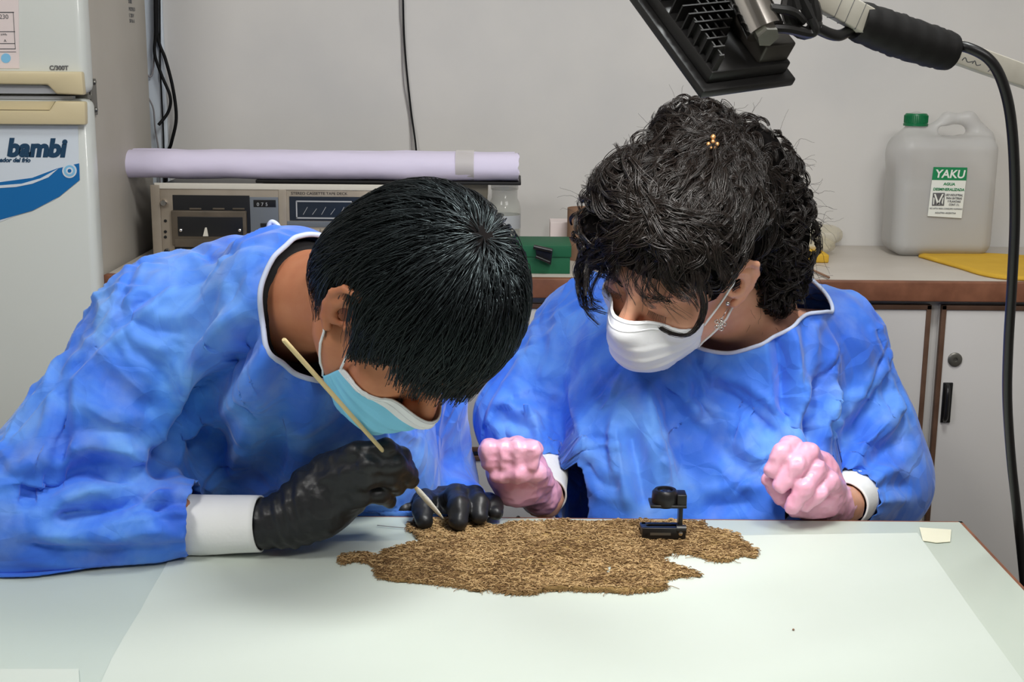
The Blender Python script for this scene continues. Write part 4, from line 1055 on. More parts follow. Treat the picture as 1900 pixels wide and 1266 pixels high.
# cuff
def cuff(par, a, b, ra, rb, t=.0022, seed=0, m_='cuff', sq=1.0, fl=None):
    a = Vector(a); b = Vector(b); T = (b-a).normalized(); up = Vector((0, 0, 1)); up = (up-T*up.dot(T)).normalized(); w_ = T.cross(up); V = []; F = []; n, L = 48, 12
    for lay in range(2):
        for i in range(L+1):
            u = i/L; c = a.lerp(b, u); r_ = ra+(rb-ra)*u-(t if lay else 0)
            for k in range(n):
                an = 2*PI*k/n; rr_ = r_*(1+.03*mnoise.noise(Vector((math.cos(an)*2, math.sin(an)*2, u*2+seed)))); p = c+(up*math.sin(an)*sq+w_*math.cos(an))*rr_
                if fl: p.z = max(p.z, fl)
                V.append(p)
    S_ = (L+1)*n
    for i in range(L):
        for k in range(n):
            f = [i*n+k, i*n+(k+1) % n, (i+1)*n+(k+1) % n, (i+1)*n+k]; F.append(f); F.append([S_+x for x in f][::-1])
    for i in (0, L):
        for k in range(n): F.append([i*n+k, i*n+(k+1) % n, S_+i*n+(k+1) % n, S_+i*n+k])
    return child('cuff', MB().add(V, F).mesh('cuff'), M[m_], par, 'white knitted cuff')
cuff(pa, tuple(pw(340, 975, 1.41)), tuple(pw(484, 972, 1.40)), .0345, .031, fl=ZTb+.002)
cuff(pa, tuple(A['WL']+(A['EL']-A['WL'])*.3), tuple(A['WL']+(A['EL']-A['WL'])*.02), .034, .034)
# gloves
gl = Shape(); D_ = 1.40
gl.cap(pw(492, 972, D_), pw(545, 958, D_), .028, .026, k=.02)
gl.chain([pw(545, 958, D_), pw(590, 915, D_+.005), pw(640, 875, D_+.01)], [.026, .029, .018], k=.02)
gl.chain([pw(545, 965, D_), pw(600, 945, D_), pw(655, 928, D_+.005)], [.024, .026, .016], k=.02)
fing = [[(600, 868, 1.405, .015), (660, 840, 1.380, .0108), (715, 832, 1.378, .0098), (745, 846, 1.398, .0090), (757, 868, 1.418, .0085)],
        [(612, 890, 1.39, .015), (685, 864, 1.370, .0112), (735, 862, 1.378, .0100), (760, 882, 1.402, .0090), (764, 893, 1.412, .0082)],
        [(618, 915, 1.390, .015), (680, 888, 1.372, .0110), (722, 886, 1.382, .0098), (738, 906, 1.405, .0086)],
        [(618, 940, 1.392, .014), (668, 922, 1.380, .0102), (704, 918, 1.390, .0090), (722, 930, 1.412, .0080)],
        [(570, 925, 1.43, .016), (640, 915, 1.445, .014), (705, 898, 1.452, .0105), (750, 893, 1.440, .0088)]]
for f in fing: gl.chain([pw(*a[:3]) for a in f], [a[3] for a in f], k=.0065)
def cuffwr(V, N):
    a = pw(495, 972, D_); ax_ = pw(545, 958, D_)-a; L_ = np.linalg.norm(ax_); u = (V-a)@(ax_/L_)
    w_ = np.clip(1-np.abs(u-.03)/.05, 0, 1); V = V+N*(0.0013*w_*np.sin(u*420+4*vnoise(V, 30, 5)))[:, None]; V[:, 2] = np.maximum(V[:, 2], ZTb+.0018); return V
lo = pw(760, 1020, 1.36); 
ox = glove(pa, gl, V3(-.32, 1.33, .72), V3(-.09, 1.52, .90), .0022, M['glove_k'], 'black nitrile glove holding the swab', 4, .0011, cuffwr)
g2 = Shape()
hb = pw(845, 946, 1.63); g2.cap(A['WL']+(A['EL']-A['WL'])*.1, hb, .036, .032, k=.02); g2.box(pw(842, 938, 1.575), (.036, .045, .014), .013, k=.015)
for f in ([(805, 935, 1.60, .016), (788, 928, 1.545, .0125), (784, 945, 1.50, .0115), (787, 966, 1.481, .0108)],
          [(832, 930, 1.56, .014), (846, 918, 1.52, .0120), (851, 940, 1.482, .0118), (850, 968, 1.470, .0112)],
          [(862, 932, 1.56, .014), (880, 920, 1.53, .0115), (889, 935, 1.50, .0110), (889, 957, 1.487, .0102)],
          [(880, 938, 1.57, .013), (905, 932, 1.545, .0105), (917, 938, 1.52, .0098), (920, 952, 1.506, .0090)],
          [(820, 945, 1.60, .016), (770, 942, 1.57, .0125), (750, 945, 1.545, .011)]):
    g2.chain([pw(*a[:3]) for a in f], [a[3] for a in f], k=.0065)
def fl2(V, N): V[:, 2] = np.where(V[:, 1] < ty1+.01, np.maximum(V[:, 2], ZTb+.003), V[:, 2]); return V
glove(pa, g2, V3(-.17, 1.43, .66), V3(.03, 1.76, .84), .0024, M['glove_k'], 'black nitrile glove with fingertips on the textile', 9, .0011, fl2)
# mask
mk_, mv = make_mask(pa, MhA, OA, [M['mask_blue'], M['mask_white']], True, 68, 'light blue pleated face mask with white top edge', top=-.020, side=(-.050, -.098), bot=-.126)
ear_loop(mk_, MhA, OA, mv, 1, M['mask_white']); ear_loop(mk_, MhA, OA, mv, -1, M['mask_white'])
# eyelashes and brow
def lashes(par, Mh, O, seed=1, brow=True):
    r_ = np.random.default_rng(seed); ps = []; rs = []
    for x in (-1, 1):
        for t in np.linspace(0, 1, 16):
            a = V3(x*(.020+.023*t), .0855-.004*abs(t-.4), -.0045); b = a+V3(x*(.002+.004*t), .008, -.004); ps.append([a, (a+b)/2+V3(0, .001, -.0018), b]); rs.append([.0004, .0003, .0001])
        if brow:
            for i in range(70):
                t = r_.random(); a = V3(x*(.012+.036*t), .0905-.013*t*t, .018+.006*math.sin(t*2.6)+r_.normal()*.0018); b = a+V3(x*.007, -.0005, .001+r_.normal()*.0012); ps.append([a, (a+b)/2+V3(0, .0008, 0), b]); rs.append([.0004, .0004, .0001])
    ps = np.array(ps)@Mh.T+O; V, F_ = tubes_np(ps, np.array(rs)); child('eyelashes', np_mesh('lashes', V, F_), M['brow'], par)
lashes(pa, MhA, OA)

# hair: a cap and combed strands running out from the whorl
def hairline(L):
    "how far a point of the head (own axes) lies inside the hair, metres"
    x, y, z = np.abs(L[:, 0]), L[:, 1], L[:, 2]
    front = z-(.052-.010*(x/.06)**2)
    temple = z-(.004+.05*np.clip((y-.032)/.03, 0, 1))
    base = np.where(y > .012, z+.012, z+.060)
    h_ = np.where(y > .030, np.minimum(np.where(y > .062, front, temple), 1), base)
    ear = (np.sqrt(((y+.010)/.032)**2+((z-.000)/.046)**2)-1)*.036
    return np.where(x > .045, np.minimum(h_, ear), h_)
capS = Shape().ell((0, -.006, .040), (.083, .099, .094)).ell((0, -.05, -.01), (.062, .045, .06), k=.03)
V, F_ = capS.mesh(V3(-.1, -.13, -.09), V3(.1, .11, .15), .0045); V, F_, _ = cut(V, F_, -hairline(V)-.004)
hb_ = child('hair', np_mesh('hair', V@MhA.T+OA, F_), M['cap_hair'], pa, 'short straight black hair')
def comb(n, k, step, whorl, seed, lay=(.003, .018), gvec=None, gw=.1, fringe=.03, noise_=.12, top=.0):
    r_ = np.random.default_rng(seed); Hs = Shape().ell((0, -.002, .042), (.080, .094, .090)).ell((0, -.045, -.01), (.060, .045, .06), k=.03).ell((0, .028, -.03), (.060, .062, .08), k=.03)
    d = r_.normal(size=(n*3, 3)); d /= np.linalg.norm(d, axis=1, keepdims=True); p = V3(0, -.002, .042)+d*V3(.081, .095, .091)
    p = p[hairline(p) > 0][:n]; n = len(p); tgt = r_.uniform(lay[0], lay[1], n)*(1-.45*np.clip(-p[:, 2]/.05, 0, 1)); W_ = V3(*whorl); fr = r_.uniform(.2, 1, n)*fringe
    out = [p.copy()]; dirn = None; alive = np.ones(n)
    ph = r_.normal(size=(n, 3))*noise_
    for s_ in range(k-1):
        g = Hs.grad(p); t = p-W_; t = t+ph*np.linalg.norm(t, axis=1, keepdims=True)*.6; t -= np.einsum('ij,ij->i', t, g)[:, None]*g; t /= np.maximum(np.linalg.norm(t, axis=1, keepdims=True), 1e-6)
        hl = hairline(p); over = np.clip((.012-hl)/.02, 0, 1)[:, None]
        if gvec is not None: t = t+over*gw*gvec; t /= np.linalg.norm(t, axis=1, keepdims=True)
        dirn = t if dirn is None else dirn*.45+t*.55
        alive = np.where(hl < -fr, 0, alive)
        p = p+dirn*(step*alive)[:, None]
        v = Hs.val(p); want = tgt*min(1, (s_+1)/2.5); c = (want-v); c = np.where(over[:, 0] > .3, np.maximum(c, -.001), c)
        p = p+g*(c*alive)[:, None]; out.append(p.copy())
    return np.stack(out, 1)
gl_ = MhA.T@V3(0, 0, -1)
S1 = comb(11500, 12, .0080, (-.004, -.020, .134), 3, gvec=gl_, gw=.9, fringe=.028, noise_=.17, lay=(.003, .017))
S1 += rng.normal(size=S1.shape)*.00025
R1 = np.linspace(1, .25, S1.shape[1])[None, :]*np.full((len(S1), 1), .00075)
V, F_ = tubes_np(S1@MhA.T+OA, R1); child('strands', np_mesh('strands', V, F_), M['hair_a'], hb_, kind='stuff')

# ================================================================ person on the right
B = {}
B['pel'] = V3(.30, 1.98, .55); B['NB'] = pw(1392, 585, 1.725)
B['SR'] = pw(1092, 618, 1.83); B['SL'] = pw(1545, 660, 1.77)
B['ER'] = pw(992, 782, 1.79); B['WR'] = pw(1008, 925, 1.60)
B['EL'] = pw(1612, 885, 1.77); B['WL'] = pw(1565, 938, 1.60)
MhB = frame((-.651, -.591, -.476), (-.082, -.569, .818)); OB = V3(.1987, 1.5905, 1.0557)
pb = person('person', 'person with curly dark hair in a bun, white mask and pink gloves', (.30, 1.98, 0))
sB = body_shape(B, MhB, OB, .050)
lg = (B['pel']+V3(.09, 0, 0), B['pel']-V3(.09, 0, 0), V3(.42, 1.58, .55), V3(.18, 1.58, .55), V3(.42, 1.66, .08), V3(.18, 1.66, .08), B['pel'])
sB.plus(legs_shape(*lg))
for x in (.42, .18): sB.cap((x, 1.66, .04), (x, 1.50, .03), .036, .028, k=.03)
for W_, d_ in ((B['WR'], V3(-.02, -.03, .025)), (B['WL'], V3(-.02, -.03, .02))): sB.cap(W_, W_+d_, .022, .018, k=.02)
sB.plus(head_shape(.98).moved(MhB, OB))
hc = OB+MhB@V3(0, .01, -.02)
V, F_ = sB.mesh(None, None, axes((-.10, 1.40, -.02), (.68, 2.18, 1.25), hc-.15, hc+.15, .0026, .016))
child('body', np_mesh('body', V, F_), M['skin_b'], pb)
t2 = legs_shape(*lg); t2.ops = [(op, (lambda f: lambda Q: f(Q)-.012)(f), c, r+.012, k) for op, f, c, r, k in t2.ops]
V, F_ = t2.mesh((0, 1.42, .03), (.60, 2.18, .75), .014); child('trousers', np_mesh('trousers', V, F_), M['trouser'], pb)
for x in (.42, .18):
    V, F_ = Shape().cap((x, 1.69, .045), (x, 1.48, .035), .045, .036).cap((x, 1.66, .05), (x, 1.66, .09), .045, .045).mesh((x-.08, 1.40, -.02), (x+.08, 1.78, .14), .01)
    V[:, 2] = np.maximum(V[:, 2], .001); child('shoe', np_mesh('shoe', V, F_), M['shoe'], pb)
def exB(s):
    s.cap(pw(1180, 680, 1.72), pw(1180, 960, 1.66), .08, .10, k=.07)
    s.cap(pw(1420, 680, 1.72), pw(1420, 960, 1.66), .08, .10, k=.07)
    s.cap(pw(948, 768, 1.77), pw(1010, 700, 1.80), .030, .045, k=.04)
    s.cap(pw(1620, 800, 1.76), pw(1635, 900, 1.74), .05, .052, k=.04)
    s.cap(pw(1470, 590, 1.76), pw(1560, 610, 1.77), .035, .035, k=.04)
gB = torso_cloth(B, .014, [(B['SR'], B['ER'], B['WR']-(B['WR']-B['ER'])*.25), (B['SL'], B['EL'], B['WL']-(B['WL']-B['EL'])*.25)], extra=exB, elb=1.1)
V, F_ = gB.mesh((-.16, 1.45, .42), (.74, 2.24, 1.2), .0052)
nB = (OB+MhB@V3(0, -.028, -.055))-B['NB']; nB /= np.linalg.norm(nB); cB = pw(1350, 528, 1.68)
val = np.maximum(np.maximum(neckcut(V, nB, cB, .084, .12), armcut(V, B['ER'], B['WR'], .050)), armcut(V, B['EL'], B['WL'], .045))
V, F_, _ = cut(V, F_, val); loops = border_loops(F_)
for lp in loops[:3]: smooth_border(V, lp, 12)
cr = [([(1440, 600), (1452, 690), (1456, 760), (1474, 792)], -.010, .007), ([(1470, 600), (1480, 700), (1490, 760)], .010, .010),
      ([(1530, 700), (1518, 765), (1510, 800), (1540, 860)], -.030, .010), ([(1550, 640), (1550, 720), (1535, 790)], .012, .011),
      ([(1298, 713), (1385, 752), (1440, 810)], -.012, .009), ([(1270, 740), (1350, 790), (1410, 850)], .008, .012),
      ([(1300, 940), (1417, 930)], -.009, .009), ([(1662, 700), (1600, 776), (1559, 850)], -.012, .010), ([(1700, 800), (1630, 850), (1580, 880)], -.012, .010),
      ([(1690, 740), (1620, 810), (1570, 860)], .009, .010), ([(1626, 590), (1668, 690), (1706, 800)], -.009, .006), ([(1600, 920), (1650, 900), (1700, 905)], -.012, .009),
      ([(1560, 600), (1590, 680), (1580, 740)], -.007, .010), ([(1500, 560), (1500, 640), (1510, 700)], -.007, .008),
      ([(1023, 727), (1042, 796), (1057, 860), (1072, 951)], -.030, .012), ([(1060, 700), (1085, 800), (1110, 940)], .010, .014),
      ([(1163, 790), (1182, 864), (1205, 951)], -.013, .009), ([(1140, 780), (1150, 860), (1160, 950)], .008, .012),
      ([(1080, 850), (1110, 895), (1150, 905)], -.006, .007), ([(966, 682), (1000, 740), (1036, 790)], -.010, .009), ([(900, 762), (974, 785), (1030, 800)], -.012, .008),
      ([(920, 740), (980, 760), (1020, 765)], .008, .009), ([(1010, 560), (1000, 640), (985, 700)], -.007, .009), ([(1230, 700), (1260, 800), (1280, 900)], -.010, .012), ([(1200, 700), (1215, 800), (1240, 880)], .008, .012),
      ([(1330, 830), (1380, 870), (1420, 880)], -.007, .008)]
g_ = .055*np.clip((V[:, 2]-.62)/.08, 0, 1)
for lp in loops[:3]:
    for p_ in V[lp][::4]: g_ *= np.clip(np.linalg.norm(V-p_, axis=1)/.03-.25, 0, 1)
notable = lambda V: np.where(V[:, 1] < ty1+.006, ZTb+.003, -9)
V = buckle(V, F_, g_, foldfield(V, B), iters=170, out=.020, inn=.012, stiff=.12, seed=8, amp=.004, scale=11)
V[:, 1] = np.where((V[:, 2] < ZTb+.02), np.maximum(V[:, 1], ty1+.003), V[:, 1])
V = laplace(V, F_, .3, 1); V, F_ = subdiv(V, F_); loops = border_loops(F_); FCUR[0] = F_; V = random_creases(V, foldfield(V, B), 125, 6); V = crease(V, vnormals(V, F_), snapped(V, cr)); V = keep_outside(V, sB, cB, .004); V = gather(V, B['ER'], B['WR'], .050, .037, ln=.12, seed=4); V = gather(V, B['EL'], B['WL'], .045, .037, seed=5); smooth_border(V, ring_loop(V, loops, cB), 25)
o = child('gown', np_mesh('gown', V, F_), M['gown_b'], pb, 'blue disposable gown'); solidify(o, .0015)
child('neck_piping', MB().tube([Vector(p) for p in V[ring_loop(V, loops, cB)]], .0026, 8, closed=True).mesh('piping'), M['piping'], pb, 'pale neck binding')
for E_, W_ in ((B['ER'], B['WR']), (B['EL'], B['WL'])):
    d = (E_-W_)/np.linalg.norm(E_-W_); cuff(pb, tuple(W_+d*.065), tuple(W_+d*.004), .036, .030, seed=2)

# pink fists
def fist(par, fingers, extra, lo, hi, seed, table=False, label='pink latex glove'):
    s = Shape(); extra(s)
    for f in fingers: s.chain([pw(*a[:3]) for a in f], [a[3] for a in f], k=.004)
    def fx_(V, N):
        if table: V[:, 2] = np.where(V[:, 1] < ty1+.01, np.maximum(V[:, 2], ZTb+.002), V[:, 2])
        return V
    return glove(par, s, lo, hi, .0022, M['glove_p'], label, seed, .0016, fx_)
def e1(s):
    s.ell(pw(960, 872, 1.555), (.036, .030, .032), k=.01); s.cap(pw(955, 885, 1.545), pw(950, 912, 1.55), .026, .017, k=.02); s.cap(pw(975, 895, 1.56), pw(1003, 918, 1.59), .024, .026, k=.02)
f1 = [[(912+i*25, 850, 1.575, .013), (911+i*25, 834-(i == 2)*4, 1.535, .0125), (908+i*26, 836-(i == 2)*3, 1.508, .0118), (910+i*25, 858, 1.508, .0105)] for i in range(4)]
f1 += [[(1005, 892, 1.555, .016), (995, 876, 1.522, .0125), (962, 878, 1.506, .0115), (922, 881, 1.510, .0102)]]
c = pw(958, 875, 1.55); fist(pb, f1, e1, c-.08, c+.08, 11, label='pink latex glove closed into a fist beside the black gloved fingers')
def e2(s):
    s.ell(pw(1515, 895, 1.560), (.030, .028, .040), k=.01); s.cap(pw(1520, 925, 1.555), pw(1556, 938, 1.60), .026, .027, k=.02); s.cap(pw(1505, 935, 1.545), pw(1480, 940, 1.53), .02, .014, k=.015); s.cap(pw(1475, 850, 1.56), pw(1450, 900, 1.55), .016, .016, k=.02)
f2 = [[(1490, 850, 1.565, .013), (1468, 826, 1.525, .0118), (1450, 842, 1.503, .0112), (1432, 872, 1.503, .0100)],
      [(1515, 862, 1.555, .013), (1500, 840, 1.512, .0120), (1480, 862, 1.494, .0115), (1450, 900, 1.496, .0102)],
      [(1535, 890, 1.545, .013), (1514, 872, 1.505, .0118), (1492, 905, 1.490, .0110), (1470, 940, 1.494, .0098)],
      [(1552, 905, 1.550, .012), (1541, 893, 1.512, .0105), (1520, 915, 1.497, .0100), (1494, 938, 1.500, .0088)],
      [(1490, 935, 1.55, .014), (1450, 918, 1.53, .012), (1428, 890, 1.52, .0100)]]
c = pw(1495, 890, 1.55); fist(pb, f2, e2, c-.085, c+.085, 13, True, 'pink latex glove closed into a fist on the table edge at the right')

mk_, mv = make_mask(pb, MhB, OB, M['mask_white'], False, 68, 'white face mask')
ear_loop(mk_, MhB, OB, mv, 1, M['mask_white'], ('straight',)); ear_loop(mk_, MhB, OB, mv, -1, M['mask_white'], ('straight',))
lashes(pb, MhB, OB, 5)
# earring, stud, necklace
er = MB(); 
for k in range(5):
    a = 2*PI*k/5; c = P(1336+8*math.cos(a), 602+9*math.sin(a), 1.545); er.tube([P(1336, 602, 1.545), c], .0010, 6); er.tube([c+Vector((.0022*math.cos(t*PI/4), 0, .0022*math.sin(t*PI/4))) for t in range(8)], .0006, 6, closed=True)
er.tube([P(1350, 572, 1.548), P(1344, 583, 1.546), P(1338, 594, 1.545)], .0006, 6)
child('earring', er.mesh('earring'), M['chrome'], pb, 'silver flower earring')
child('stud', MB().lathe([(.0001, 0), (.0022, .0012), (.0028, .003), (.0018, .0052), (.0001, .006)], Matrix.Translation(P(1350, 563, 1.535)-Vector((0, 0, .003))), 12).mesh('stud'), M['chrome'], pb, 'silver ear stud')

# ---------------------------------------------------------------- curly hair
def ray_on(fn, px, py, off=0.0, D0=1.3, D1=1.95, miss=None):
    o_ = np.array(CAM); d = np.array(P(px, py, 1.0))-o_; d /= d[1]; y = D0
    for _ in range(80):
        v = fn((o_+d*y)[None])[0]-off
        if v < .0008: return o_+d*y
        y += max(v*.8, .001)
        if y > D1: break
    return o_+d*(miss or 1.55)
hm = Shape(); L2W = lambda L: np.asarray(L)@MhB.T+OB
hm.ell(OB+MhB@V3(0, -.014, .038), (.086, .104, .094), R=MhB)
for (x, y, D, r_) in ((1130, 420, 1.56, .036), (1180, 350, 1.55, .040), (1300, 265, 1.60, .040), (1275, 235, 1.59, .022), (1385, 300, 1.64, .044), (1420, 360, 1.66, .046), (1440, 430, 1.67, .040), (1462, 470, 1.67, .022), (1430, 500, 1.68, .030), (1440, 540, 1.67, .020), (1330, 340, 1.62, .05)):
    c = pw(x, y, D); hm.ell(c, (r_, r_*1.1, r_), k=.03)
fz = Shape().ell((0, .075, -.03), (.075, .060, .075), k=.01)
fcut = lambda V: hairline(((V-OB)@MhB))
V, F_ = hm.mesh(OB-.2, OB+V3(.22, .2, .24), .004)
Lc = (V-OB)@MhB; far = hm.val(V)*0
inhead = np.linalg.norm((Lc-V3(0, -.014, .038))/V3(.092, .11, .1), axis=1) < 1.12
V, F_, _ = cut(V, F_, np.where(inhead, -hairline(Lc)-.004, np.where(np.linalg.norm((Lc-V3(-.100, -.006, .006))/V3(.055, .030, .046), axis=1) < 1, 1, -1)))
V += vnormals(V, F_)*(vnoise(V, 45, 3)*.004+vnoise(V, 110, 4)*.002)[:, None]
hb2 = child('hair', np_mesh('hair', V, F_), M['cap_hair'], pb, 'curly dark brown hair gathered in a bun')
r_ = np.random.default_rng(21)
PATHS = []; RADS = []
def resample(p, k):
    p = np.asarray(p, float); s = np.concatenate([[0], np.cumsum(np.linalg.norm(np.diff(p, axis=0), axis=1))]); t = np.linspace(0, s[-1], k)
    return np.stack([np.interp(t, s, p[:, d]) for d in range(3)], 1)
K = 22
def clump(g, n, spread=.004, amp=.002, freq=2.2, rad=.00075, tip=.25, frizz=.0008, curl_end=0):
    g = resample(g, K); T = np.gradient(g, axis=0); T /= np.maximum(np.linalg.norm(T, axis=1, keepdims=True), 1e-9)
    ref = r_.normal(size=3); A_ = np.cross(T, ref); A_ /= np.maximum(np.linalg.norm(A_, axis=1, keepdims=True), 1e-9); B_ = np.cross(T, A_)
    t = np.linspace(0, 1, K); ph0 = r_.random()*6.28
    wv = amp*np.clip(t*3, 0, 1)[:, None]*(A_*np.cos(ph0+freq*6.28*t)[:, None]+B_*np.sin(ph0+freq*6.28*t)[:, None])
    w_ = spread*(.35+.65*np.sin(np.clip(t*1.15+.1, 0, 1)*PI))[:, None]
    for _ in range(n):
        a, b = r_.normal(size=2)*.5; j = frizz*np.cumsum(r_.normal(size=(K, 3)), axis=0)*.25
        PATHS.append(g+wv+w_*(A_*a+B_*b)+j); RADS.append(rad*np.linspace(1, tip, K)*r_.uniform(.7, 1.1))
def nearest_up(p, off): 
    for _ in range(3): p = p+hm.grad(p)*(off-hm.val(p))[:, None]
    return p
# strands swept over the scalp from the parting to the bun and the sides
def sweep(starts, target, k, step, off, wave, turn=.0):
    p = starts.copy(); out = [p.copy()]; dr = None; ph = r_.random(len(p))*6.28
    for s_ in range(k):
        g = hm.grad(p); t = target-p; t -= np.einsum('ij,ij->i', t, g)[:, None]*g; t /= np.maximum(np.linalg.norm(t, axis=1, keepdims=True), 1e-6)
        sd = np.cross(g, t); t = t+sd*(wave*np.sin(ph+s_*.75))[:, None]
        dr = t if dr is None else dr*.4+t*.6; p = p+dr*step; v = hm.val(p); p = p+g*(off-v)[:, None]; out.append(p.copy())
    return np.stack(out, 1)
part_w = ray_on(hm.val, 1205, 400, 0)
bunc = pw(1330, 262, 1.58)
# A: scalp hair going up and back
L = r_.normal(size=(2500, 3)); L /= np.linalg.norm(L, axis=1, keepdims=True); L = V3(0, -.014, .038)+L*V3(.088, .106, .096); L = L[(hairline(L) > -.002)]
Wp = L2W(L); x, y, z = proj(Wp); m_ = (Wp[:, 1] < OB[1]+.06)
Wp = Wp[m_][:420]
sw_ = sweep(Wp, bunc, 11, .0085, r_.uniform(.002, .012, len(Wp)), .55)
for g in sw_: clump(g, 9, .0045, .003, r_.uniform(1, 2.2), frizz=.0007)
# B: from the parting outwards down the sides
px_, py_, _ = proj(Wp)
st = np.array([part_w+r_.normal(size=3)*V3(.008, .004, .010) for _ in range(170)]); st = nearest_up(st, .004)
tg = []
for _ in range(170):
    a = r_.choice([0, 1, 2]); tg.append(pw(*((1075+r_.normal()*15, 540+r_.normal()*25, 1.56), (1400+r_.normal()*25, 500+r_.normal()*40, 1.60), (1150+r_.normal()*50, 330+r_.normal()*30, 1.60))[a]))
sw_ = sweep(st, np.array(tg), 13, .0080, r_.uniform(.003, .014, 170), .45)
for g in sw_: clump(g, 9, .0040, .0035, r_.uniform(1, 2.5), frizz=.0007)
# C: ringlets all over the bun, the back and the right side
def ringlet(c, g, R0, turns, length, n=8, sp=.0030):
    t0 = np.cross(g, r_.normal(size=3)); t0 /= np.linalg.norm(t0); s0 = np.cross(g, t0); k = 26; th = np.linspace(0, turns*6.28, k); u = np.linspace(0, 1, k)
    rad_ = R0*(1-.45*u); pts = c+t0*(length*(u-.4))[:, None]+s0*(rad_*np.cos(th))[:, None]+g*(rad_*.55*np.sin(th)+R0*.35)[:, None]
    clump(pts, n, sp, .0008, 1, frizz=.0006)
seeds = []
for (x, y, D, rr_, n_) in ((1300, 262, 1.60, .045, 60), (1275, 230, 1.59, .026, 26), (1385, 300, 1.64, .050, 80), (1425, 365, 1.66, .052, 80), (1445, 430, 1.67, .046, 70), (1462, 480, 1.67, .028, 40), (1430, 505, 1.68, .034, 50), (1430, 550, 1.67, .024, 34), (1130, 410, 1.56, .040, 34), (1180, 350, 1.55, .046, 44), (1330, 340, 1.60, .055, 50), (1390, 440, 1.62, .04, 40)):
    c0 = pw(x, y, D)
    for _ in range(n_):
        d = r_.normal(size=3); d[1] -= .7; d /= np.linalg.norm(d); seeds.append(c0+d*rr_)
seeds = nearest_up(np.array(seeds), .002); gg = hm.grad(seeds)
for c0, g in zip(seeds, gg): ringlet(c0, g, r_.uniform(.006, .013), r_.uniform(.6, 1.6), r_.uniform(.015, .04), 8)
# swirl of the bun
for i in range(46):
    c0 = pw(1322, 262, 1.555); R0 = r_.uniform(.012, .036); a0 = r_.random()*6.28; th = np.linspace(a0, a0+r_.uniform(2, 4), 20)
    pts = np.stack([c0[0]+R0*np.cos(th), np.full(20, c0[1]), c0[2]+R0*.9*np.sin(th)], 1)
    pts = np.array([q_+hm.grad(q_[None])[0]*(-hm.val(q_[None])[0]+r_.uniform(.003, .010)) for q_ in pts]); clump(pts, 9, .004, .001, 1)
# D: locks over the forehead and face, drawn where they hang
headB = head_shape(.98).moved(MhB, OB); hv = lambda Q: np.minimum(headB.val(Q), 9)
def ray_many(xs, ys, off, D0, D1, miss):
    o_ = np.array(CAM); d = np.array([np.array(P(a, b, 1.0))-o_ for a, b in zip(xs, ys)]); d /= d[:, 1:2]; y = np.full(len(d), D0); hit = np.zeros(len(d), bool)
    for _ in range(45):
        v = hv(o_+d*y[:, None])-off; hit |= (v < .0008) & (y < D1); y = np.where(hit | (y > D1), y, y+np.maximum(v*.85, .001))
        if (hit | (y > D1)).all(): break
    last = miss
    for i in range(len(y)):
        if hit[i]: last = y[i]
        else: y[i] = last
    return o_+d*y[:, None]
def lock(pts, n, sp, off=.008, amp=.002, fq=1.5, jit=3, reps=1, miss=1.50, rad=.0007):
    for _ in range(reps):
        o_ = r_.normal(size=2)*jit; q_ = smooth_path([Vector((a+o_[0]+r_.normal()*jit*.5, b+o_[1]+r_.normal()*jit*.5, 0)) for a, b in pts], 5)
        w3 = ray_many([p.x for p in q_], [p.y for p in q_], off*(.6+.8*np.arange(len(q_))/len(q_)), 1.3, 1.75, miss); w3[:, 1] = np.convolve(np.pad(w3[:, 1], 2, 'edge'), np.ones(5)/5, 'valid'); clump(w3, n, sp, amp, fq, rad=rad)
lock([(1200, 405), (1150, 440), (1105, 475), (1085, 520), (1090, 560), (1108, 580)], 14, .006, .022, .003, 1.5, 7, 9)
lock([(1195, 410), (1130, 430), (1080, 470), (1068, 510), (1075, 545)], 14, .006, .030, .003, 1.2, 7, 8)
lock([(1200, 410), (1160, 470), (1135, 520), (1130, 560)], 4, .003, .010, .003, 2, 7, 2)
lock([(1205, 410), (1175, 480), (1165, 530), (1172, 560)], 4, .003, .010, .003, 2, 6, 2)
lock([(1210, 410), (1200, 470), (1190, 520), (1205, 560), (1222, 568)], 7, .004, .012, .004, 2, 7, 4)
lock([(1212, 410), (1225, 470), (1205, 510), (1225, 555), (1240, 560)], 7, .004, .014, .004, 2, 7, 4)
lock([(1215, 405), (1250, 450), (1245, 500), (1265, 545), (1285, 560)], 12, .006, .018, .004, 1.5, 8, 9)
lock([(1220, 405), (1270, 450), (1290, 500), (1300, 540)], 12, .006, .020, .004, 1.5, 8, 9)
lock([(1225, 400), (1300, 440), (1335, 480), (1345, 515)], 12, .006, .022, .004, 1.5, 8, 9)
lock([(1255, 470), (1285, 510), (1306, 555), (1302, 595), (1280, 622), (1250, 620), (1226, 609)], 16, .0032, .016, .0005, 1, 1.5, 3, rad=.0009)
lock([(1150, 430), (1145, 500), (1160, 545)], 2, .003, .010, .001, 1, 10, 5, rad=.0005)
lock([(1170, 450), (1185, 520), (1178, 556)], 2, .003, .010, .001, 1, 14, 6, rad=.0005)
lock([(1240, 480), (1230, 540), (1262, 570)], 2, .003, .012, .001, 1, 14, 6, rad=.0005)
lock([(1385, 500), (1425, 515), (1448, 545), (1440, 575), (1415, 586), (1395, 575), (1392, 560)], 14, .0035, .012, .0005, 1, 2, 2, miss=1.62)
lock([(1440, 520), (1470, 545), (1465, 575), (1440, 590)], 8, .003, .012, .001, 1, 3, 2, miss=1.66)
lock([(1450, 440), (1490, 470), (1500, 500), (1485, 520), (1470, 505)], 12, .004, .012, .001, 1, 4, 4, miss=1.67)
lock([(1255, 250), (1262, 215), (1275, 195), (1262, 190)], 8, .004, .01, .001, 1, 5, 4, miss=1.58)
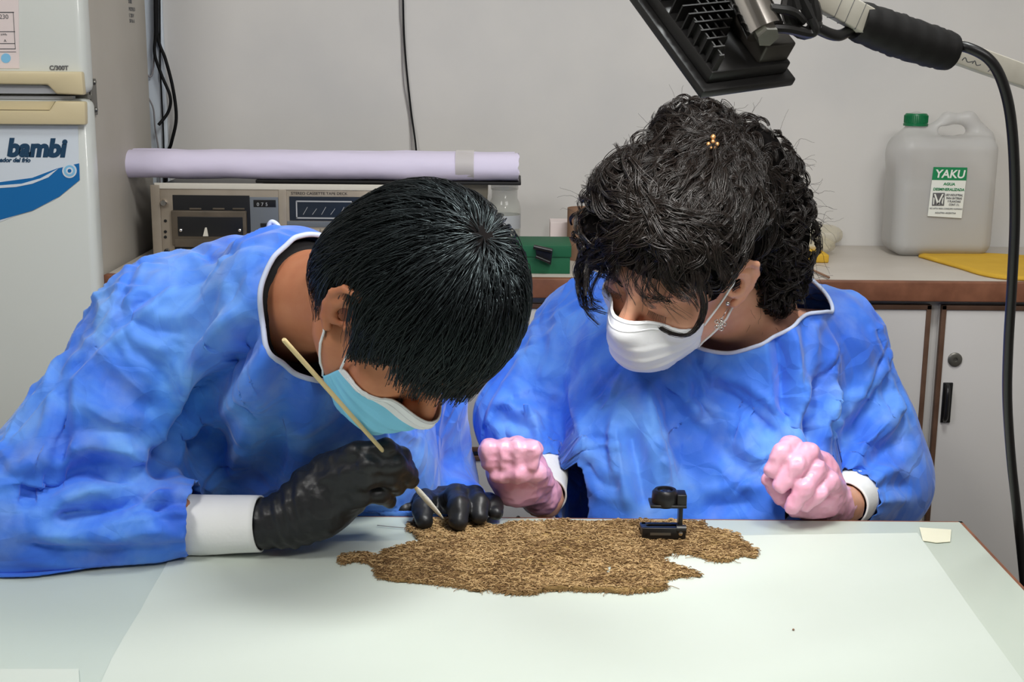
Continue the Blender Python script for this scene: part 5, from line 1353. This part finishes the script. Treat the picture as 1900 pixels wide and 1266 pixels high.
lock([(1120, 400), (1108, 350), (1125, 325), (1150, 320)], 8, .003, .01, .001, 1, 4, 3, miss=1.56)
lock([(1190, 300), (1175, 265), (1200, 250), (1240, 260)], 8, .003, .01, .001, 1, 5, 3, miss=1.58)
# E: flyaway frizz
for _ in range(300):
    c0 = seeds[r_.integers(len(seeds))]; g = hm.grad(c0[None])[0]; d = g+r_.normal(size=3)*.5; d /= np.linalg.norm(d); pts = [c0]
    s_ = np.cross(d, r_.normal(size=3)); s_ /= np.linalg.norm(s_)
    for k in range(9):
        d = d+s_*.35*math.sin(k*.9+g[0]*5)+r_.normal(size=3)*.18+V3(0, 0, -.06); d /= np.linalg.norm(d); pts.append(pts[-1]+d*r_.uniform(.003, .0065))
    clump(pts, 1, .0, .001, 1, rad=.00028, tip=.6)
PATHS = np.array(PATHS); RADS = np.array(RADS)
Lp = (PATHS-OB)@MhB; bad = (np.linalg.norm((Lp-V3(-.100, -.006, .006))/V3(.055, .029, .046), axis=2) < 1)
keep_ = bad.sum(1) < 1; PATHS = PATHS[keep_]; RADS = RADS[keep_]
V, F_ = tubes_np(PATHS, RADS); child('strands', np_mesh('strands', V, F_), M['hair_b'], hb2, kind='stuff')
cm = MB(); c = Vector(ray_on(hm.val, 1322, 262, .012))
for dx, dz, r0 in ((0, .005, .0032), (0, .000, .0026), (-.005, -.003, .0026), (.005, -.003, .0026), (-.002, -.007, .002), (.003, -.007, .002)):
    cm.lathe([(.0002, -r0), (r0*.7, -r0*.7), (r0, 0), (r0*.7, r0*.7), (.0002, r0)], Matrix.Translation(c+Vector((dx, -.004, dz))), 10)
child('hair_clip', cm.mesh('clip'), M['gold'], hb2, 'small golden hair clip')
# stools
def stool(x, y, h_, label, back=None):
    t = thing('chair', label, 'chair', (x, y, 0))
    part('seat', MB().box((x-.2, y-.19, h_-.04), (x+.2, y+.2, h_), .015), M['black'], t)
    for a in (-.16, .16):
        for b in (-.15, .16): part('leg', MB().tube([(x+a, y+b, h_-.04), (x+a*1.15, y+b*1.15, 0)], .011, 10), M['black_metal'], t)
    if back:
        part('backrest', MB().box((x-.2, y+.20, h_+.16), (x+.2, y+.225, h_+back), .012), M['black'], t)
        for a in (-.15, .15): part('post', MB().tube([(x+a, y+.19, h_-.03), (x+a, y+.212, h_+.2)], .010, 10), M['black_metal'], t)

# ================================================================ chairs
stool(-.61, 1.86, .44, 'black chair behind the person with black gloves, only a corner in view', .275)
stool(.30, 2.00, .45, 'black stool under the person with pink gloves')

# ================================================================ ancient textile on the sheet
ZP = ZTb+.0012
out_px = [(627, 1041), (635, 1033), (666, 1028), (695, 1035), (716, 1031), (708, 1026), (733, 1019), (777, 1008), (808, 1004), (775, 1002), (770, 991), (755, 986), (757, 975), (766, 968), (800, 967), (830, 968), (883, 970), (905, 975), (912, 982), (927, 977), (954, 973), (998, 973), (1042, 968), (1086, 972), (1152, 970), (1188, 968), (1214, 970), (1263, 971), (1307, 973), (1309, 982), (1347, 990), (1365, 995), (1376, 1006), (1396, 1019), (1408, 1028), (1400, 1037), (1378, 1033), (1351, 1044), (1329, 1045), (1303, 1037), (1276, 1030), (1236, 1033), (1223, 1035), (1236, 1046), (1263, 1055), (1289, 1061), (1299, 1073), (1285, 1070), (1263, 1072), (1236, 1079), (1230, 1083), (1239, 1092), (1232, 1097), (1197, 1101), (1166, 1104), (1130, 1101), (1086, 1100), (1042, 1098), (1015, 1099), (989, 1105), (945, 1105), (918, 1101), (905, 1094), (887, 1101), (865, 1094), (821, 1088), (777, 1083), (741, 1081), (706, 1077), (695, 1068), (695, 1055), (680, 1046), (657, 1044), (635, 1050)]
poly = np.array([PZ(x, y, ZP).xy for x, y in out_px])
def polysdf(Q, P_):
    d = np.full(Q.shape[0], 9.0); ins = np.zeros(Q.shape[0], bool)
    for a, b in zip(P_, np.roll(P_, -1, 0)):
        e_ = b-a; w_ = Q-a; h = np.clip((w_@e_)/(e_@e_), 0, 1); d = np.minimum(d, np.linalg.norm(w_-h[:, None]*e_, axis=1))
        c_ = (a[1] > Q[:, 1]) != (b[1] > Q[:, 1]); xi = a[0]+(Q[:, 1]-a[1])/np.where(b[1] == a[1], 1e-9, b[1]-a[1])*(b[0]-a[0]); ins ^= c_ & (Q[:, 0] < xi)
    return np.where(ins, -d, d)
lo = poly.min(0)-.006; hi = poly.max(0)+.006; hh = .0016
axx = [np.arange(lo[0], hi[0], hh), np.arange(lo[1], hi[1], hh), np.arange(ZP-.002, ZP+.011, .0014)]
G2 = np.stack(np.meshgrid(axx[0], axx[1], indexing='ij'), -1).reshape(-1, 2); G3 = np.c_[G2, np.zeros(len(G2))]
d2 = polysdf(G2, poly)+.0022*vnoise(G3, 130, 2)+.0015*vnoise(G3, 300, 5)
for (x0, y0, x1, y1, r0) in ((1132, 1057, 1158, 1053, .0010), (1132, 1052, 1128, 1068, .0010), (1128, 1080, 1152, 1078, .0013), (962, 1062, 966, 1063, .0010), (817, 1006, 820, 1006, .0018), (1012, 1048, 1014, 1048, .001), (1246, 1029, 1252, 1029, .002)):
    a = np.array(PZ(x0, y0, ZP).xy); b = np.array(PZ(x1, y1, ZP).xy); e_ = b-a; h = np.clip(((G2-a)@e_)/(e_@e_+1e-9), 0, 1); dd = np.linalg.norm(G2-a-h[:, None]*e_, axis=1)-r0*1.6+.0006*vnoise(G3, 400, 7); d2 = np.maximum(d2, -dd)
thick = .0030+.0012*vnoise(G3, 45, 8)+.0010*vnoise(G3, 140, 9)+.0010*vnoise(G3, 330, 10)
fold = np.zeros(len(G2))
for pts in ([(720, 1062), (800, 1066), (900, 1072)], [(980, 1044), (1040, 1054), (1130, 1062)], [(1010, 1098), (1120, 1100), (1232, 1094)], [(860, 1045), (930, 1062)]):
    L_ = [np.array(PZ(x, y, ZP).xy) for x, y in pts]; dd = np.full(len(G2), 9.)
    for a, b in zip(L_, L_[1:]): e_ = b-a; h = np.clip(((G2-a)@e_)/(e_@e_), 0, 1); dd = np.minimum(dd, np.linalg.norm(G2-a-h[:, None]*e_, axis=1))
    fold += .0028*np.exp(-(dd/.006)**2)
thick = thick+fold
top = (axx[2][None, :]-(ZP+np.maximum(thick, .0012))[:, None]); bot = (ZP+.0001)-axx[2][None, :]
D = np.maximum(np.maximum(top, bot), d2[:, None]*.9).reshape(len(axx[0]), len(axx[1]), len(axx[2]))
V, F_ = nets(D, axx)
tm = mat('old_brown_wool', S(132, 100, 66), .95, .1, bump=(420, .9, .002, 4)); q_ = NT(tm)
tc = q_.new('ShaderNodeTexCoord'); n1 = q_.new('ShaderNodeTexNoise', Scale=9.0, Detail=8); q_.l(tc.outputs['Object'], n1.inputs['Vector'])
rp = q_.new('ShaderNodeValToRGB'); el = rp.color_ramp.elements; el[0].position = .3; el[0].color = S(104, 80, 54); el[1].position = .78; el[1].color = S(166, 138, 90); x_ = el.new(.52); x_.color = S(132, 106, 70)
q_.l(n1.outputs[0], rp.inputs[0]); q_.l(rp.outputs[0], q_.b.inputs['Base Color'])
yb = [mat('yarn_tan', S(188, 158, 114), .9, .15), mat('yarn_brown', S(150, 121, 84), .9, .15), mat('yarn_dark', S(112, 86, 58), .9, .15)]
tx = thing('textile_fragment', 'ragged brown ancient woven textile fragment lying on the white paper', 'textile', (float(poly[:, 0].mean()), float(poly[:, 1].mean()), ZTb))
child('weave', np_mesh('weave', V, F_), tm, tx)
# short crimped yarns all over it
ry = np.random.default_rng(5); n = 11000
Q2 = ry.uniform(poly.min(0), poly.max(0), size=(n*3, 2))
from_ = np.clip(((Q2-[axx[0][0], axx[1][0]])/hh).astype(int), 0, [len(axx[0])-1, len(axx[1])-1]); dv = d2.reshape(len(axx[0]), len(axx[1]))[from_[:, 0], from_[:, 1]]; tv = thick.reshape(len(axx[0]), len(axx[1]))[from_[:, 0], from_[:, 1]]
ok = dv < -.0002; Q2 = Q2[ok][:n]; tv = tv[ok][:n]; dv = dv[ok][:n]; n = len(Q2)
an = ry.normal(size=n)*.9; L_ = ry.uniform(.003, .0075, n); k = 6; t = np.linspace(-.5, .5, k)
ux = np.stack([np.cos(an), np.sin(an)], 1); vx = np.stack([-np.sin(an), np.cos(an)], 1); c_ = ry.normal(size=n)*.5
xy = Q2[:, None, :]+ux[:, None, :]*(t*L_[:, None])[..., None]+vx[:, None, :]*((t**2*c_[:, None]+.10*np.sin(t*14+an[:, None]*5))*L_[:, None])[..., None]
zz = ZP+np.maximum(tv, .0012)[:, None]+.0003+.0009*np.sin((t+.5)*PI)[None, :]*ry.uniform(.2, 1.2, n)[:, None]
paths = np.concatenate([xy, zz[..., None]], -1); rad = np.full((n, k), .00062)*ry.uniform(.7, 1.25, n)[:, None]
cls = (ry.random(n)+.35*vnoise(np.c_[Q2, np.zeros(n)], 30, 4))
V, F_ = tubes_np(paths, rad); me = np_mesh('yarns', V, F_); o = child('yarns', me, yb, tx, kind='stuff')
per = (k-1)*3; mi = np.where(cls > .62, 0, np.where(cls > .22, 1, 2)); me.polygons.foreach_set('material_index', np.repeat(mi, per).astype(np.int32))
# frayed ends round the border
fp_ = []; fr_ = []
for a, b in zip(poly, np.roll(poly, -1, 0)):
    m_ = max(2, int(np.linalg.norm(b-a)/.0011)); nrm = np.array([(b-a)[1], -(b-a)[0]]); nrm = nrm/np.linalg.norm(nrm)
    if polysdf(((a+b)/2+nrm*.002)[None], poly)[0] < 0: nrm = -nrm
    for _ in range(m_):
        p = a+(b-a)*ry.random()-nrm*.002; l = ry.uniform(.002, .0062)*(2.2 if ry.random() < .03 else 1); s = ry.normal()*.7; tt = np.array([-nrm[1], nrm[0]])
        u = np.linspace(0, 1, 6); q2 = p+(nrm+tt*s*.5)*(u*l)[:, None]+tt*(np.sin(u*5+s)*.2*l)[:, None]
        fp_.append(np.c_[q2, ZP+.0016*(1-u)**.7+.0006]); fr_.append(np.linspace(.0005, .0003, 6))
V, F_ = tubes_np(np.array(fp_), np.array(fr_)); child('fringe', np_mesh('fringe', V, F_), yb[1], tx, kind='stuff')

# ================================================================ swab, magnifier
a = P(526, 630, 1.225); e_ = P(822, 962, 1.478); e_.z = max(e_.z, ZP+.004)
sw_ = thing('cotton_swab', 'long thin wooden swab held in the black glove with its tip on the textile', 'swab', tuple(e_))
dirn = (e_-a).normalized()
part('stick', MB().tube([a, a+dirn*.002, a.lerp(e_, .5), e_-dirn*.01], [.0018, .0025, .0024, .0020], 10), mat('pale_wood', S(222, 200, 150), .6), sw_, smooth=True)
t0 = a.lerp(e_, .80)
part('cotton_tip', MB().tube([t0, t0.lerp(e_, .1), t0.lerp(e_, .4), t0.lerp(e_, .8), e_], [.0022, .0032, .0034, .0023, .0007], 10), mat('cotton', S(222, 220, 208), .9, .1, bump=(300, .6, .001)), sw_, smooth=True)

mgD = PZ(1234, 1003, ZP+.003).y; zt_ = ZP+.0045
mg = thing('magnifier', 'small black folding linen magnifier standing on the right part of the textile', 'magnifier', (P(1234, 1003, mgD).x, mgD+.012, ZTb))
X = lambda px, D=mgD: P(px, 950, D).x; Zp = lambda py, D=mgD: P(1234, py, D).z
dep = .034; x0, x1 = X(1193), X(1274); zb_ = zt_; fm = MB(); w_ = .0070; hgt = .008
for lo, hi in (((x0, mgD, zb_), (x1, mgD+w_, zb_+.013)), ((x0+.001, mgD+dep-w_, zb_), (x1-.001, mgD+dep, zb_+hgt)), ((x0, mgD, zb_), (x0+w_, mgD+dep, zb_+hgt)), ((x1-w_, mgD, zb_), (x1, mgD+dep, zb_+hgt))): fm.box(lo, hi, .0008)
bs_ = part('base', fm, M['black'], mg, 'square black base frame')
part('scale', MB().box((x0+.009, mgD-.0003, zb_+.0045), (x1-.017, mgD+.0004, zb_+.0075)), M['steel'], bs_, 'pale engraved scale')
part('screw', MB().lathe([(.0024, 0), (.0024, .0012), (.0008, .002)], T3((x1-.006, mgD, zb_+.007), (1, 0, 0), (0, 0, 1)), 12), M['chrome'], bs_)
part('hinge', MB().tube([(x1-.0105, mgD+.004, zb_+.0105), (x1+.0005, mgD+.004, zb_+.0105)], .0050, 14), M['black'], mg)
xc0, xc1 = X(1259, mgD+.012), X(1266, mgD+.012); ztop = Zp(938, mgD+.012)
part('column', MB().box((xc0, mgD+.006, zb_+.006), (xc1, mgD+.022, ztop+.004), .0006), M['black'], mg)
xl0, xl1 = X(1205, mgD+.012), X(1272, mgD+.012)
part('lens_plate', MB().box((xl0, mgD+.002, ztop-.0005), (xl1, mgD+.030, ztop+.0028), .0008).box((xc0-.003, mgD+.004, ztop), (xl1, mgD+.024, Zp(915, mgD+.012)), .001), M['black'], mg)
cxm = X(1233, mgD+.016); rl = (X(1258)-X(1208))/2; ztl = Zp(908, mgD+.016)
part('lens_ring', MB().lathe([(rl*.72, ztop-.002), (rl*.98, ztop+.001), (rl, ztop+.006), (rl*.97, ztl-.003), (rl*.8, ztl), (rl*.6, ztl), (rl*.56, ztl-.003), (rl*.56, ztop-.002), (rl*.72, ztop-.002)], Matrix.Translation((cxm, mgD+.016, 0)), 40, False), M['black'], mg, 'black knurled lens ring', smooth=True)
part('lens', MB().lathe([(.0003, ztl-.0055), (rl*.3, ztl-.0048), (rl*.575, ztl-.004), (rl*.575, ztl-.0025), (rl*.3, ztl-.0013), (.0003, ztl-.0009)], Matrix.Translation((cxm, mgD+.016, 0)), 32), mat('lens_glass', S(230, 235, 235), .03, .5, trans=1, ior=1.5), mg, 'glass lens', smooth=True)

# ================================================================ work lamp on its arm
a3 = Vector((-.56, .775, .83)).normalized(); b3 = Vector((1, .6, .115)); b3 = (b3-a3*b3.dot(a3)).normalized(); n3 = a3.cross(b3).normalized()
if n3.z > 0: n3 = -n3
O3 = P(1306, 170, 1.16); LA, LB = .185, .105
lam = thing('work_lamp', 'black finned floodlight hanging over the table from the upper edge', 'lamp', tuple(O3))
def LT(M_): return M_
TL = Matrix((a3, b3, -n3)).transposed().to_4x4(); TL.translation = O3      # local x long, y short, z to the finned back
rim = MB().prism([(0, 0), (LA, 0), (LA, LB), (0, LB)], -.009, .0, TL, .002); part('rim', rim, M['black_metal'], lam, 'front frame', smooth=False)
M['led'] = mat('led_panel', S(240, 240, 235), .3, emit=((1, .97, .92, 1), 18))
part('glass', MB().prism([(.01, .01), (LA-.01, .01), (LA-.01, LB-.01), (.01, LB-.01)], -.0100, -.0088, TL), M['led'], lam, 'lit glass front')
part('housing', MB().prism([(.008, .008), (LA-.008, .008), (LA-.008, LB-.008), (.008, LB-.008)], 0, .013, TL, .002), M['black_metal'], lam)
for i in range(8):
    off = .010+i*.0105; 
    # chevron fins: across the body, then turning along it
    y0 = .010; ym = min(.012+i*.0095, LB-.03); xa_ = off; fb = MB()
    fb.box((xa_, .009, .012), (xa_+.0016, max(ym, .014), .030), 0, TL)
    fb.box((max(.010, xa_-ym*.0), max(ym, .014)-.0008, .012), (min(LA-.01, xa_+.05), max(ym, .014)+.0008, .028), 0, TL)
    part('fin', fb, M['black_metal'], lam)
for i in range(9):
    x_ = .10+i*.0085; part('fin', MB().box((x_, .009, .012), (x_+.0016, LB-.034, .030), 0, TL), M['black_metal'], lam)
part('driver_box', MB().box((.012, LB-.044, .012), (.085, LB-.010, .032), .002, TL), mat('dark_grey_metal', S(70, 66, 62), .35, .5, metal=.4), lam, 'dark grey driver box')
pc0, pc1 = P(1435, 42, 1.19), P(1375, -40, 1.19)
part('nut', MB().tube([P(1426, 70, 1.160), P(1417, 54, 1.168)], .010, 6), M['steel'], lam, 'dark hexagonal nut')
part('bolt', MB().tube([P(1420, 58, 1.17), P(1375, -40, 1.19)], .0165, 24), M['chrome'], lam, 'shiny chrome bolt sleeve', smooth=True)
bk = MB()
bk.tube(smooth_path([P(1418, 52, 1.165), P(1460, 54, 1.17), P(1500, 62, 1.18), P(1512, 55, 1.18), P(1505, 35, 1.18)], 6), .0042, 8)
bk.tube(smooth_path([P(1430, 15, 1.165), P(1470, 22, 1.17), P(1490, 40, 1.18)], 6), .0040, 8)
ring = []; ri = []
for k_ in range(20):
    t = 2*PI*k_/20; ring.append((1487+30*math.cos(t)*.75+14*math.sin(t), 22+38*math.sin(t)-4*math.cos(t)*3))
bk.tube([P(x, y, 1.185) for x, y in ring], .0058, 8, closed=True); bk.tube([P(1470, -40, 1.185), P(1515, 50, 1.185)], .0060, 8); bk.tube([P(1452, -60, 1.185), P(1478, 20, 1.185)], .0060, 8)
part('bracket', bk, M['black_metal'], lam, 'black bracket', smooth=True)
ll = bpy.data.lights.new('lamp_light', 'AREA'); ll.shape = 'RECTANGLE'; ll.size = LA*.85; ll.size_y = LB*.8; ll.energy = 2.0; ll.color = (1, .98, .95)
lo_ = bpy.data.objects.new('lamp_light', ll); COL.objects.link(lo_)
Ml = Matrix((a3, (-n3).cross(a3), -n3)).transposed().to_4x4(); Ml.translation = O3+a3*LA/2+b3*LB/2+n3*.014; lo_.matrix_world = Ml

ar = thing('lamp_arm', 'white arm wrapped in black foam tape carrying the floodlight at the upper right', 'lamp arm', tuple(P(1700, 60, 1.25)))
def beam(p0, p1, w_, h_, up=(0, 0, 1)):
    T_ = T3(p0, p1-p0, Vector(up)); L0 = (p1-p0).length; return MB().box((0, -h_/2, -w_/2), (L0, h_/2, w_/2), .0015, T_)
A0, A1, A2 = P(1500, -20, 1.20), P(1612, 42, 1.22), P(1765, 100, 1.26)
part('bar', beam(A0, A1, .012, .024), mat('aged_white_plastic', S(206, 202, 190), .55, noise=(25, S(188, 182, 168), 4, .35, .75)), ar, 'white clamp end')
M['aged'] = bpy.data.materials['aged_white_plastic']
for t in (.45, .62, .8): part('seam', beam(A0.lerp(A1, t), A0.lerp(A1, t+.01), .0126, .0246), M['ink'], ar)
part('bar', beam(P(1740, 84, 1.27), P(2150, 232, 1.50), .010, .022), M['aged'], ar, 'white flat bar')
pe = P(2140, 228, 1.495)
part('stand_pole', MB().tube([(pe.x, pe.y+.014, .02), (pe.x, pe.y+.014, pe.z+.04)], .011, 14), M['steel'], ar)
part('stand_base', MB().lathe([(.17, 0), (.17, .012), (.15, .018), (.02, .024)], Matrix.Translation((pe.x, pe.y+.014, 0)), 36), M['black_metal'], ar)
fw = MB(); nf = 26; pts = [P(1590, 38, 1.225).lerp(P(1762, 96, 1.262), i/nf) for i in range(nf+1)]; pts = [p+Vector((0, 0, -.0012*math.sin(i/nf*PI*1.0))) for i, p in enumerate(pts)]
part('foam_wrap', fw.tube(pts, [(.0178+.0004*math.sin(i*1.3)+.0005*math.sin(i*2.9+1)+.0014*math.sin(i/nf*PI))*(.93 if i in (0, nf) else 1) for i in range(nf+1)], 24), M['black_matte'], ar, 'black foam tape wrap', smooth=True)
for px_, py_, w_ in ((1795, 112, 10), (1812, 118, 8), (1845, 133, 12), (1600, 22, 8), (1577, 12, 7)):
    part('scribble', MB().tube(smooth_path([P(px_-w_, py_, 1.262), P(px_-w_*.4, py_-5, 1.262), P(px_, py_+3, 1.262), P(px_+w_, py_+2, 1.262)], 5), .0005, 5), M['ink'], ar)
cb = [(1515, 52, 1.19), (1555, 66, 1.205), (1600, 50, 1.235), (1680, 72, 1.255), (1750, 82, 1.262), (1800, 90, 1.25), (1842, 118, 1.245), (1868, 180, 1.25), (1880, 270, 1.26), (1883, 400, 1.28), (1878, 520, 1.30), (1871, 640, 1.33), (1869, 740, 1.36), (1876, 850, 1.40), (1888, 960, 1.43), (1899, 1070, 1.46), (1915, 1250, 1.50), (1930, 1500, 1.52)]
pts = [P(*p) for p in cb]; pts.append(Vector((pts[-1].x+.02, 1.54, .02))); pts.append(Vector((pts[-1].x+.25, 1.6, .008)))
o = link('power_cable', MB().tube(smooth_path(pts, 8), .0050, 12).mesh('power_cable'), M['black']); tag(o, 'thick black power cable hanging down at the right from the lamp arm', 'cable')
# threads near the glove
o = link('thread', MB().tube(smooth_path([PZ(700, 975, ZP+.001), PZ(728, 978, ZP+.001), PZ(752, 980, ZP+.001)], 5), .0005, 6).mesh('thread'), M['grey_wire']); tag(o, 'fine grey thread on the paper left of the textile', 'thread')
